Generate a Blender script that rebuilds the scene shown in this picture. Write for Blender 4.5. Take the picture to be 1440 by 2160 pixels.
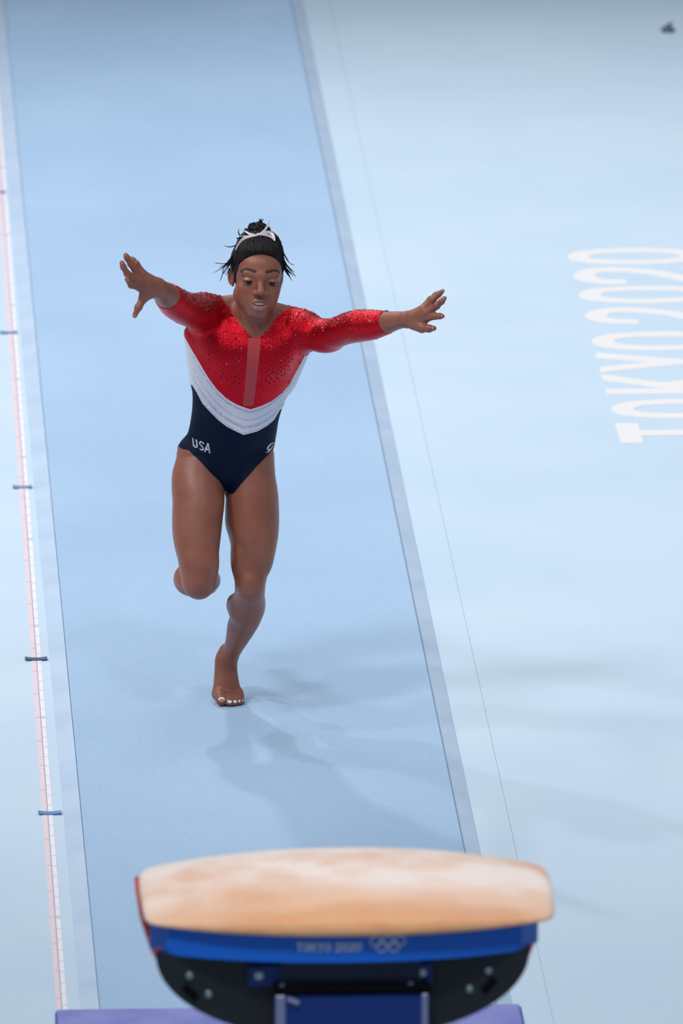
import bpy, math, random
import numpy as np
from mathutils import Vector, Matrix

for o in list(bpy.data.objects):
    bpy.data.objects.remove(o)
scene = bpy.context.scene
COL = scene.collection
random.seed(7)
rng = np.random.default_rng(7)

# ------------------------------------------------------------------ camera
IMG_W, IMG_H = 1440, 2160
FPX = 26215.0                       # focal length in pixels (about 437 mm on full frame)
PITCH = math.radians(14.07)
YAW = math.radians(2.606)
CAM_H = 8.857
cam_d = bpy.data.cameras.new('camera')
cam_d.sensor_fit = 'VERTICAL'
cam_d.sensor_height = 36.0
cam_d.sensor_width = 24.0
cam_d.lens = 36.0 * FPX / IMG_H
cam_d.clip_end = 500
cam_d.dof.use_dof = True
cam_d.dof.focus_distance = 33.85
cam_d.dof.aperture_fstop = cam_d.lens / 1000.0 / 0.078
cam = bpy.data.objects.new('camera', cam_d)
COL.objects.link(cam)
cam.location = (0, 0, CAM_H)
cam.rotation_euler = (math.pi / 2 - PITCH, 0, -YAW)
scene.camera = cam

CP, SP, CY, SY = math.cos(PITCH), math.sin(PITCH), math.cos(YAW), math.sin(YAW)
FWD = np.array([SY * CP, CY * CP, -SP])
RGT = np.array([CY, -SY, 0.0])
UPV = np.array([SY * SP, CY * SP, CP])
CAM = np.array([0, 0, CAM_H])


def ray(px, py):
    return FWD + RGT * ((px - 720) / FPX) - UPV * ((py - 1080) / FPX)


def onz(px, py, z=0.0):
    d = ray(px, py)
    return CAM + d * ((z - CAM_H) / d[2])


GZ = 0.022                           # top of the runway carpet
Y0 = onz(480, 1492, GZ)[1]               # the running line of the planted toes


def W(px, py, dy):
    d = ray(px, py)
    return CAM + d * ((Y0 + dy) / d[1])


# ------------------------------------------------------------------ world, lights, exposure
world = bpy.data.worlds.new('world')
scene.world = world
world.use_nodes = True
wbg = world.node_tree.nodes['Background']
wbg.inputs[0].default_value = (0.78, 0.91, 1.0, 1)
wbg.inputs[1].default_value = 0.27

LT = Vector((1.4, 33.6, 0.5))


def spot(off, watts, col=(1, 0.985, 0.97), radius=0.5, angle=53, blend=1.0, aim=(0, 0, 0)):
    l = bpy.data.lights.new('arena_spot', 'SPOT')
    l.energy = watts
    l.color = col
    l.shadow_soft_size = radius
    l.spot_size = math.radians(angle)
    l.spot_blend = blend
    ob = bpy.data.objects.new('arena_spot', l)
    COL.objects.link(ob)
    ob.location = LT + Vector(off)
    d = (LT + Vector(aim)) - ob.location
    ob.rotation_euler = d.to_track_quat('-Z', 'Y').to_euler()
    return ob


AIM = (0.9, 3.4, 0.0)                # the lamps are trained on the middle of the runway
spot((-8.0, 9.0, 12.0), 1852, radius=0.35, aim=AIM)
spot((-2.6, 12.0, 11.0), 2660, radius=0.35, aim=AIM)
spot((-12.0, 0.5, 12.0), 1710, radius=0.7, aim=AIM)
spot((-9.0, -6.0, 12.5), 2565, radius=1.2, angle=60, aim=(0.6, 1.8, 0))
spot((-5.0, -10.5, 14.5), 2565, radius=1.2, angle=56, aim=(0.6, 1.8, 0))
spot((4.0, -12.0, 15.0), 1615, radius=1.0, angle=58, aim=(0.6, 1.8, 0))
spot((12.0, 3.0, 13.0), 570, radius=1.2, aim=AIM)
spot((1.0, 3.0, 15.0), 1330, radius=1.5, aim=AIM)
spot((-1.2, -13.0, 12.0), 4600, radius=1.0, angle=22, blend=1.0, aim=(-0.3, -7.3, 1.2))   # added narrow lamp to brighten the vault table

scene.view_settings.view_transform = 'Standard'
scene.view_settings.look = 'None'
scene.view_settings.exposure = 0.0
scene.view_settings.gamma = 1.0
scene.view_settings.use_curve_mapping = False


# ------------------------------------------------------------------ generic helpers
def lin(r, g, b):
    def f(c):
        c = c / 255.0
        return c / 12.92 if c <= 0.04045 else ((c + 0.055) / 1.055) ** 2.4
    return (f(r), f(g), f(b), 1.0)


def tag(o, label=None, cat=None, group=None, kind=None):
    if label: o['label'] = label
    if cat: o['category'] = cat
    if group: o['group'] = group
    if kind: o['kind'] = kind
    return o


def empty(name, loc=(0, 0, 0)):
    o = bpy.data.objects.new(name, None)
    o.empty_display_size = 0.1
    COL.objects.link(o)
    o.location = loc
    return o


def link_mesh(name, me, mats, parent=None, smooth=True):
    o = bpy.data.objects.new(name, me)
    COL.objects.link(o)
    if not isinstance(mats, (list, tuple)):
        mats = [mats]
    for m in mats:
        me.materials.append(m)
    if smooth:
        me.polygons.foreach_set('use_smooth', np.ones(len(me.polygons), dtype=bool))
    if parent is not None:
        o.parent = parent
        o.matrix_parent_inverse = Matrix.Translation(-Vector(parent_world(parent)))
    return o


def parent_world(p):
    v = Vector(p.location)
    if p.parent is not None:
        return tuple(v)          # meshes sit at the world origin with identity matrices
    return tuple(v)


def np_mesh(name, V, F):
    """V (n,3), F (m,k) all faces the same size"""
    V = np.asarray(V, dtype=np.float32)
    F = np.asarray(F, dtype=np.int32)
    me = bpy.data.meshes.new(name)
    k = F.shape[1]
    me.vertices.add(len(V))
    me.vertices.foreach_set('co', V.ravel())
    me.loops.add(F.size)
    me.loops.foreach_set('vertex_index', F.ravel())
    me.polygons.add(len(F))
    me.polygons.foreach_set('loop_start', np.arange(0, F.size, k, dtype=np.int32))
    me.polygons.foreach_set('loop_total', np.full(len(F), k, dtype=np.int32))
    me.update(calc_edges=True)
    return me


def obj_pd(name, V, F, mat, parent=None, smooth=False):
    me = bpy.data.meshes.new(name)
    me.from_pydata([tuple(map(float, v)) for v in V], [], F)
    me.update()
    return link_mesh(name, me, mat, parent, smooth)


class MB:
    """collects simple solids into one mesh"""
    def __init__(self):
        self.V, self.F = [], []

    def add(self, V, F):
        n = len(self.V)
        self.V += [tuple(map(float, v)) for v in V]
        self.F += [tuple(i + n for i in f) for f in F]
        return self

    def box(self, lo, hi, bev=0.0):
        x0, y0, z0 = lo
        x1, y1, z1 = hi
        b = bev
        if b <= 0:
            V = [(x, y, z) for z in (z0, z1) for y in (y0, y1) for x in (x0, x1)]
            F = [(0, 2, 3, 1), (4, 5, 7, 6), (0, 1, 5, 4), (2, 6, 7, 3), (0, 4, 6, 2), (1, 3, 7, 5)]
            return self.add(V, F)
        rings = []
        for z, i in ((z0, b), (z0 + b, 0), (z1 - b, 0), (z1, b)):
            xa, xb, ya, yb = x0 + i, x1 - i, y0 + i, y1 - i
            c = b
            rings.append([(xa + c, ya, z), (xb - c, ya, z), (xb, ya + c, z), (xb, yb - c, z),
                          (xb - c, yb, z), (xa + c, yb, z), (xa, yb - c, z), (xa, ya + c, z)])
        V = [p for r in rings for p in r]
        F = [tuple(range(7, -1, -1)), tuple(range(24, 32))]
        for r in range(3):
            for i in range(8):
                j = (i + 1) % 8
                F.append((r * 8 + i, r * 8 + j, r * 8 + 8 + j, r * 8 + 8 + i))
        return self.add(V, F)

    def prism(self, poly, axis_pts):
        """poly: list of 3-vectors (closed loop), extruded by the vector axis_pts"""
        n = len(poly)
        d = np.array(axis_pts)
        V = [np.array(p) for p in poly] + [np.array(p) + d for p in poly]
        F = [tuple(range(n - 1, -1, -1)), tuple(range(n, 2 * n))]
        for i in range(n):
            j = (i + 1) % n
            F.append((i, j, n + j, n + i))
        return self.add(V, F)

    def tube(self, pts, rad, n=8, cap=True):
        pts = [np.array(p, float) for p in pts]
        m = len(pts)
        rad = [rad] * m if np.isscalar(rad) else rad
        V, F = [], []
        up = None
        for i in range(m):
            t = pts[min(i + 1, m - 1)] - pts[max(i - 1, 0)]
            t = t / (np.linalg.norm(t) + 1e-12)
            if up is None:
                up = np.array([0, 0, 1.0]) if abs(t[2]) < 0.9 else np.array([1.0, 0, 0])
            u = np.cross(t, up); u /= np.linalg.norm(u)
            w = np.cross(u, t)
            up = w
            for k in range(n):
                a = 2 * math.pi * k / n
                V.append(pts[i] + rad[i] * (math.cos(a) * u + math.sin(a) * w))
        for i in range(m - 1):
            for k in range(n):
                j = (k + 1) % n
                F.append((i * n + k, i * n + j, i * n + n + j, i * n + n + k))
        if cap:
            F.append(tuple(range(n - 1, -1, -1)))
            F.append(tuple(range((m - 1) * n, m * n)))
        return self.add(V, F)

    def build(self, name, mat, parent=None, smooth=False):
        return obj_pd(name, self.V, self.F, mat, parent, smooth)


# ------------------------------------------------------------------ materials
def mat(name, col, rough=0.6, metal=0.0, spec=0.5, **kw):
    m = bpy.data.materials.new(name)
    m.use_nodes = True
    b = m.node_tree.nodes['Principled BSDF']
    b.inputs['Base Color'].default_value = col
    b.inputs['Roughness'].default_value = rough
    b.inputs['Metallic'].default_value = metal
    b.inputs['Specular IOR Level'].default_value = spec
    for k, v in kw.items():
        b.inputs[k.replace('_', ' ')].default_value = v
    return m


def nodes(m):
    return m.node_tree.nodes, m.node_tree.links, m.node_tree.nodes['Principled BSDF']


def add_noise_col(m, colA, colB, scale, detail=4, lo=0.35, hi=0.65, stretch=(1, 1, 1), second=None):
    N, L, b = nodes(m)
    tc = N.new('ShaderNodeTexCoord')
    mp = N.new('ShaderNodeMapping')
    mp.inputs['Scale'].default_value = stretch
    L.new(tc.outputs['Object'], mp.inputs['Vector'])
    nz = N.new('ShaderNodeTexNoise')
    nz.inputs['Scale'].default_value = scale
    nz.inputs['Detail'].default_value = detail
    L.new(mp.outputs[0], nz.inputs['Vector'])
    r = N.new('ShaderNodeValToRGB')
    r.color_ramp.elements[0].position = lo
    r.color_ramp.elements[1].position = hi
    r.color_ramp.elements[0].color = colA
    r.color_ramp.elements[1].color = colB
    L.new(nz.outputs['Fac'], r.inputs['Fac'])
    out = r.outputs['Color']
    if second:
        sc, amt, st2 = second
        mp2 = N.new('ShaderNodeMapping')
        mp2.inputs['Scale'].default_value = st2
        L.new(tc.outputs['Object'], mp2.inputs['Vector'])
        n2 = N.new('ShaderNodeTexNoise')
        n2.inputs['Scale'].default_value = sc
        n2.inputs['Detail'].default_value = 5
        L.new(mp2.outputs[0], n2.inputs['Vector'])
        r2 = N.new('ShaderNodeMapRange')
        r2.inputs['From Min'].default_value = 0.3
        r2.inputs['From Max'].default_value = 0.7
        r2.inputs['To Min'].default_value = 1 - amt
        r2.inputs['To Max'].default_value = 1 + amt
        L.new(n2.outputs['Fac'], r2.inputs['Value'])
        mx = N.new('ShaderNodeVectorMath')
        mx.operation = 'SCALE'
        L.new(out, mx.inputs[0])
        L.new(r2.outputs[0], mx.inputs['Scale'])
        out = mx.outputs[0]
    L.new(out, b.inputs['Base Color'])
    return tc, nz


def add_bump(m, scale, strength, dist=0.002, detail=3, stretch=(1, 1, 1), kind='noise'):
    N, L, b = nodes(m)
    tc = N.new('ShaderNodeTexCoord')
    mp = N.new('ShaderNodeMapping')
    mp.inputs['Scale'].default_value = stretch
    L.new(tc.outputs['Object'], mp.inputs['Vector'])
    if kind == 'noise':
        t = N.new('ShaderNodeTexNoise')
        t.inputs['Detail'].default_value = detail
        o = t.outputs['Fac']
    else:
        t = N.new('ShaderNodeTexVoronoi')
        o = t.outputs['Distance']
    t.inputs['Scale'].default_value = scale
    L.new(mp.outputs[0], t.inputs['Vector'])
    bp = N.new('ShaderNodeBump')
    bp.inputs['Strength'].default_value = strength
    bp.inputs['Distance'].default_value = dist
    L.new(o, bp.inputs['Height'])
    if b.inputs['Normal'].links:
        L.new(b.inputs['Normal'].links[0].from_socket, bp.inputs['Normal'])
    L.new(bp.outputs[0], b.inputs['Normal'])
    return bp


M = {}
M['floor'] = mat('floor_carpet', lin(201, 222, 240), 0.75)
add_noise_col(M['floor'], lin(191, 213, 234), lin(201, 220, 238), 1.3, 5, 0.3, 0.7, second=(420, 0.03, (1, 0.5, 1)))
add_bump(M['floor'], 500, 0.15, 0.001)
M['runway'] = mat('runway_carpet', lin(160, 196, 230), 0.85)
add_noise_col(M['runway'], lin(159, 189, 222), lin(170, 198, 229), 1.1, 5, 0.3, 0.7, (1.2, 0.8, 1), second=(330, 0.10, (1, 0.45, 1)))
add_bump(M['runway'], 330, 0.35, 0.0015, stretch=(1, 0.5, 1))
M['strip'] = mat('runway_border', lin(180, 200, 226), 0.6)
add_noise_col(M['strip'], lin(174, 197, 224), lin(186, 205, 230), 6, 4)
M['gap'] = mat('runway_underlay', lin(140, 172, 206), 0.9)
M['white_vinyl'] = mat('white_vinyl', lin(240, 238, 240), 0.5)
M['purple'] = mat('purple_mat', lin(128, 130, 200), 0.55)
add_noise_col(M['purple'], lin(112, 122, 196), lin(136, 140, 212), 9, 4)
M['mat_blue'] = mat('mat_blue_side', lin(40, 80, 175), 0.5)

# ------------------------------------------------------------------ implicit-surface mesher
def nrm(v):
    v = np.asarray(v, float)
    return v / np.linalg.norm(v)


class Field:
    def __init__(self):
        self.p = []

    def add(self, fn, c, r, k=0.01, op='add'):
        c = np.asarray(c, float)
        r = np.asarray(r, float) * np.ones(3)
        pad = 0.02 + (k if k < 0.05 else 0.05)
        self.p.append((fn, c - r - pad, c + r + pad, k, op))

    # round cone
    def rc(self, a, b, r1, r2, k=0.01, op='add'):
        a = np.asarray(a, float); b = np.asarray(b, float)
        ba = b - a
        l2 = float(ba @ ba)
        rr = r1 - r2
        a2 = max(l2 - rr * rr, 1e-12)
        il2 = 1.0 / l2

        def fn(X, Y, Z):
            px, py, pz = X - a[0], Y - a[1], Z - a[2]
            y = px * ba[0] + py * ba[1] + pz * ba[2]
            z = y - l2
            vx, vy, vz = px * l2 - ba[0] * y, py * l2 - ba[1] * y, pz * l2 - ba[2] * y
            x2 = vx * vx + vy * vy + vz * vz
            y2 = y * y * l2
            z2 = z * z * l2
            kk = np.sign(rr) * rr * rr * x2
            d = (np.sqrt(x2 * a2 * il2) + y * rr) * il2 - r1
            d = np.where(np.sign(z) * a2 * z2 > kk, np.sqrt(x2 + z2) * il2 - r2, d)
            d = np.where(np.sign(y) * a2 * y2 < kk, np.sqrt(x2 + y2) * il2 - r1, d)
            return d
        lo = np.minimum(a - r1, b - r2); hi = np.maximum(a + r1, b + r2)
        self.add(fn, (lo + hi) / 2, (hi - lo) / 2, k, op)

    # ellipsoid, R: 3x3 whose columns are its axes
    def el(self, c, r, R=None, k=0.01, op='add'):
        c = np.asarray(c, float); r = np.asarray(r, float) * np.ones(3)
        R = np.eye(3) if R is None else np.asarray(R)

        def fn(X, Y, Z):
            px, py, pz = X - c[0], Y - c[1], Z - c[2]
            s0 = 0; s1 = 0
            for i in range(3):
                q = (px * R[0, i] + py * R[1, i] + pz * R[2, i]) / r[i]
                s0 = s0 + q * q
                q = q / r[i]
                s1 = s1 + q * q
            k0 = np.sqrt(s0)
            return k0 * (k0 - 1) / (np.sqrt(s1) + 1e-6)
        ext = np.sqrt(((R * r) ** 2).sum(1))
        self.add(fn, c, ext, k, op)

    # lofted tube with elliptic sections; st: list of (centre, a along u, b along v)
    def loft(self, st, axis, u, k=0.01, op='add', cap=0.8):
        axis = nrm(axis)
        u = np.asarray(u, float); u = nrm(u - axis * (u @ axis))
        v = np.cross(axis, u)
        C = np.array([s[0] for s in st], float)
        A = np.array([s[1] for s in st], float)
        B = np.array([s[2] for s in st], float)
        t = C @ axis
        od = np.argsort(t)
        t, C, A, B = t[od], C[od], A[od], B[od]
        q = np.stack([C @ u, C @ v, A, B], 1)
        # catmull-rom style smooth resampling
        m = np.gradient(q, t, axis=0)
        ts = np.linspace(t[0], t[-1], 160)
        i = np.clip(np.searchsorted(t, ts) - 1, 0, len(t) - 2)
        h = (t[i + 1] - t[i])[:, None]
        s = ((ts - t[i])[:, None]) / h
        Q = ((2 * s**3 - 3 * s**2 + 1) * q[i] + (s**3 - 2 * s**2 + s) * h * m[i]
             + (-2 * s**3 + 3 * s**2) * q[i + 1] + (s**3 - s**2) * h * m[i + 1])

        def fn(X, Y, Z):
            T = X * axis[0] + Y * axis[1] + Z * axis[2]
            Tc = np.clip(T, ts[0], ts[-1])
            e = T - Tc
            f = (Tc - ts[0]) * ((len(ts) - 1) / (ts[-1] - ts[0]))
            i0 = np.clip(f.astype(np.int32), 0, len(ts) - 2)
            f = f - i0
            g = [Q[i0, j] * (1 - f) + Q[i0 + 1, j] * f for j in range(4)]
            du = X * u[0] + Y * u[1] + Z * u[2] - g[0]
            dv = X * v[0] + Y * v[1] + Z * v[2] - g[1]
            c = np.minimum(g[2], g[3]) * cap
            a1, b1, c1 = du / g[2], dv / g[3], e / c
            k0 = np.sqrt(a1 * a1 + b1 * b1 + c1 * c1)
            k1 = np.sqrt((a1 / g[2])**2 + (b1 / g[3])**2 + (c1 / c)**2) + 1e-6
            return k0 * (k0 - 1) / k1
        mr = np.maximum(A, B).max() * 1.05
        lo, hi = C.min(0) - mr, C.max(0) + mr
        self.add(fn, (lo + hi) / 2, (hi - lo) / 2, k, op)

    def eval(self, X, Y, Z, lo=None, hi=None):
        D = np.full(np.broadcast(X, Y, Z).shape, 0.5, dtype=np.float32)
        for fn, a, b, k, op in self.p:
            D = comb(D, fn(X, Y, Z), k, op)
        return D

    def mesh(self, xs, ys, zs, chunk=72):
        nx, ny, nz = len(xs), len(ys), len(zs)
        ids, pos, quads = [], [], []
        k0 = 0
        while k0 < nz - 2:
            k1 = min(k0 + chunk, nz - 1)
            zz = zs[k0:k1 + 1]
            D = np.full((nx, ny, len(zz)), 0.5, dtype=np.float32)
            for fn, lo, hi, k, op in self.p:
                i0, i1 = np.searchsorted(xs, (lo[0], hi[0]))
                j0, j1 = np.searchsorted(ys, (lo[1], hi[1]))
                l0, l1 = np.searchsorted(zz, (lo[2], hi[2]))
                if i1 <= i0 or j1 <= j0 or l1 <= l0:
                    continue
                X = xs[i0:i1][:, None, None]; Y = ys[j0:j1][None, :, None]; Z = zz[l0:l1][None, None, :]
                sub = D[i0:i1, j0:j1, l0:l1]
                D[i0:i1, j0:j1, l0:l1] = comb(sub, fn(X, Y, Z), k, op)
            S = D < 0
            c = S[:-1].astype(np.int8) + S[1:]
            c = c[:, :-1] + c[:, 1:]
            c = c[:, :, :-1] + c[:, :, 1:]
            I, J, K = np.nonzero((c > 0) & (c < 8))
            if len(I):
                cs = [(a, b, d) for a in (0, 1) for b in (0, 1) for d in (0, 1)]
                val = np.stack([D[I + a, J + b, K + d] for a, b, d in cs], 1)
                P = np.zeros((len(I), 3)); n = np.zeros(len(I))
                for e0 in range(8):
                    for ax in range(3):
                        if cs[e0][ax] == 0:
                            t1 = list(cs[e0]); t1[ax] = 1
                            e1 = cs.index(tuple(t1))
                            va, vb = val[:, e0], val[:, e1]
                            w = (va < 0) != (vb < 0)
                            f = np.where(w, va / (va - vb + 1e-20), 0)
                            for q in range(3):
                                co = cs[e0][q] + (f if q == ax else 0)
                                P[:, q] += np.where(w, co, 0)
                            n += w
                P /= n[:, None]
                px = xs[I] + P[:, 0] * (xs[I + 1] - xs[I])
                py = ys[J] + P[:, 1] * (ys[J + 1] - ys[J])
                pz = zz[K] + P[:, 2] * (zz[K + 1] - zz[K])
                ids.append((I.astype(np.int64) * ny + J) * nz + K + k0)
                pos.append(np.stack([px, py, pz], 1))

                def cid(i, j, k):
                    return (i.astype(np.int64) * ny + j) * nz + k + k0
                # x edges
                e = S[:-1, :, :] != S[1:, :, :]
                i, j, k = np.nonzero(e[:, 1:-1, 1:-1]); j = j + 1; k = k + 1
                fl = S[i, j, k]
                q = np.stack([cid(i, j - 1, k - 1), cid(i, j, k - 1), cid(i, j, k), cid(i, j - 1, k)], 1)
                quads.append(np.where(fl[:, None], q, q[:, ::-1]))
                e = S[:, :-1, :] != S[:, 1:, :]
                i, j, k = np.nonzero(e[1:-1, :, 1:-1]); i = i + 1; k = k + 1
                fl = S[i, j, k]
                q = np.stack([cid(i - 1, j, k - 1), cid(i - 1, j, k), cid(i, j, k), cid(i, j, k - 1)], 1)
                quads.append(np.where(fl[:, None], q, q[:, ::-1]))
                e = S[:, :, :-1] != S[:, :, 1:]
                i, j, k = np.nonzero(e[1:-1, 1:-1, 1:]); i = i + 1; j = j + 1; k = k + 1
                fl = S[i, j, k]
                q = np.stack([cid(i - 1, j - 1, k), cid(i, j - 1, k), cid(i, j, k), cid(i - 1, j, k)], 1)
                quads.append(np.where(fl[:, None], q, q[:, ::-1]))
            k0 = k1 - 1
            if k1 >= nz - 1:
                break
        ids = np.concatenate(ids); pos = np.concatenate(pos); quads = np.concatenate(quads)
        uid, first = np.unique(ids, return_index=True)
        V = pos[first]
        F = np.searchsorted(uid, quads)
        F = np.clip(F, 0, len(V) - 1)
        ok = (uid[F] == quads).all(1)
        return V, F[ok].astype(np.int32)


def comb(a, b, k, op):
    if op == 'add':
        h = np.clip(0.5 + 0.5 * (b - a) / k, 0, 1)
        return (b * (1 - h) + a * h - k * h * (1 - h)).astype(np.float32)
    h = np.clip(0.5 + 0.5 * (-b - a) / k, 0, 1)          # subtract b from a: smax(a,-b)
    return (a * (1 - (1 - h)) * 0 + smax(a, -b, k)).astype(np.float32)


def smax(a, b, k):
    h = np.clip(0.5 - 0.5 * (b - a) / k, 0, 1)
    return b * (1 - h) + a * h + k * h * (1 - h)


def smooth_mesh(V, F, it=2, lam=0.5):
    V = V.copy()
    for _ in range(it):
        S = np.zeros_like(V); n = np.zeros(len(V))
        k = F.shape[1]
        for a in range(k):
            b = (a + 1) % k
            np.add.at(S, F[:, a], V[F[:, b]]); np.add.at(n, F[:, a], 1)
            np.add.at(S, F[:, b], V[F[:, a]]); np.add.at(n, F[:, b], 1)
        V += lam * (S / np.maximum(n, 1)[:, None] - V)
    return V


def vnormals(V, T):
    fn = np.cross(V[T[:, 1]] - V[T[:, 0]], V[T[:, 2]] - V[T[:, 0]])
    N = np.zeros_like(V)
    for a in range(3):
        np.add.at(N, T[:, a], fn)
    return N / (np.linalg.norm(N, axis=1)[:, None] + 1e-20)


def tris(F):
    return F if F.shape[1] == 3 else np.concatenate([F[:, [0, 1, 2]], F[:, [0, 2, 3]]])


def clip(V, T, g, extra=None):
    """keep the part of the triangle mesh where g > 0; V may carry any number of columns"""
    ins = g > 0
    cnt = ins[T].sum(1)
    keep = T[cnt == 3]
    newV = [V]; out = [keep]
    base = len(V)
    one = T[cnt == 1]; two = T[cnt == 2]

    def rot(Tn, flag):
        r = np.argmax(ins[Tn] == flag, axis=1)
        return np.stack([Tn[np.arange(len(Tn)), (r + s) % 3] for s in range(3)], 1)
    one = rot(one, True); two = rot(two, False)
    edges = np.concatenate([one[:, [0, 1]], one[:, [0, 2]], two[:, [0, 1]], two[:, [0, 2]]])
    if len(edges):
        se = np.sort(edges, 1)
        key = se[:, 0].astype(np.int64) * base + se[:, 1]
        uk, inv = np.unique(key, return_inverse=True)
        a, b = uk // base, uk % base
        f = (g[a] / (g[a] - g[b] + 1e-20))[:, None]
        newV.append(V[a] * (1 - f) + V[b] * f)
        idx = base + inv
        n1, n2 = len(one), len(two)
        e01, e02 = idx[:n1], idx[n1:2 * n1]
        out.append(np.stack([one[:, 0], e01, e02], 1))
        f01, f02 = idx[2 * n1:2 * n1 + n2], idx[2 * n1 + n2:]
        out.append(np.stack([f01, two[:, 1], two[:, 2]], 1))
        out.append(np.stack([f01, two[:, 2], f02], 1))
    V2 = np.concatenate(newV); T2 = np.concatenate(out)
    used, invm = np.unique(T2, return_inverse=True)
    return V2[used], invm.reshape(T2.shape).astype(np.int32)


def shell(V, T, N, off, inner=-0.0008):
    """push the patch outward and close its rim down into the body"""
    E = np.concatenate([T[:, [0, 1]], T[:, [1, 2]], T[:, [2, 0]]])
    key = np.sort(E, 1)
    k = key[:, 0].astype(np.int64) * len(V) + key[:, 1]
    u, first, c = np.unique(k, return_index=True, return_counts=True)
    B = E[first[c == 1]]
    Vo = V + N * off
    bv, inv = np.unique(B, return_inverse=True)
    inv = inv.reshape(B.shape)
    Vi = V[bv] + N[bv] * inner
    n = len(V)
    a, b = B[:, 0], B[:, 1]
    ia, ib = inv[:, 0] + n, inv[:, 1] + n
    T2 = np.concatenate([T, np.stack([b, a, ia], 1), np.stack([b, ia, ib], 1)])
    return np.concatenate([Vo, Vi]), T2


# ------------------------------------------------------------------ floor and runway
def structure(o):
    o['kind'] = 'structure'
    return o


RX0, RX1 = 0.761, 1.761            # runway edges
RY0, RY1 = 26.0, 52.0
floor = structure(MB().box((-30, 0, -0.12), (34, 75, -0.006)).build('floor', M['gap']))
tag(floor, 'pale blue carpeted arena floor laid in long strips')
CUTS = [-30, -4.1, -2.1, -0.1, 1.9, 3.9, 5.9, 34]
for a, b in zip(CUTS[:-1], CUTS[1:]):
    MB().box((a + 0.0003, 0, -0.006), (b - 0.0003, 75, 0.0), 0.0006).build('carpet_strip', M['floor'], floor)

rw = empty('runway', (1.261, 33.0, 0.0))
tag(rw, 'long mid-blue carpeted vault runway between grey border strips', 'runway')
RT = 0.022
MB().box((RX0, RY0, 0.001), (RX1, RY1, RT), 0.003).build('runway_carpet', M['runway'], rw)
for s, x in ((-1, RX0), (1, RX1)):
    w = 0.047 if s < 0 else 0.043
    xa, xb = x + s * 0.0015, x + s * w
    prof = [(xa, RY0, 0.0005), (xb, RY0, 0.0005), (xb, RY0, 0.003), (xa, RY0, 0.015)]
    if s < 0:
        prof = prof[::-1]
    MB().prism(prof, (0, RY1 - RY0, 0)).build('border_strip', M['strip'], rw)

# ------------------------------------------------------------------ lettering (stroke glyphs, unit cap height)
GW = 0.58                           # glyph width
GS = 0.158                          # stroke


def ribbon(pts, w):
    """left/right offset points of an open polyline with mitred joints"""
    P = [np.array(p, float) for p in pts]
    Lf, Rt = [], []
    for i in range(len(P)):
        d0 = nrm(P[i] - P[i - 1]) if i else nrm(P[1] - P[0])
        d1 = nrm(P[i + 1] - P[i]) if i < len(P) - 1 else d0
        n0 = np.array([-d0[1], d0[0]]); n1 = np.array([-d1[1], d1[0]])
        n = nrm(n0 + n1)
        m = w / 2 / max(0.5, float(n @ n1))
        Lf.append(P[i] + n * m); Rt.append(P[i] - n * m)
    return Lf, Rt


def flat_ends(rib, h=1.0):
    """cut slanted stroke ends level with the cap line or the base line"""
    Lf, Rt = rib
    for e, n in ((0, 1), (-1, -2)):
        y = (Lf[e][1] + Rt[e][1]) / 2
        lim = h if abs(y - h) < 0.05 else (0.0 if abs(y) < 0.05 else None)
        if lim is None: continue
        d = (Lf[e] + Rt[e]) / 2 - (Lf[n] + Rt[n]) / 2
        for side in (Lf, Rt):
            side[e] = side[e] + d * ((lim - side[e][1]) / d[1])
    return rib


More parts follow.
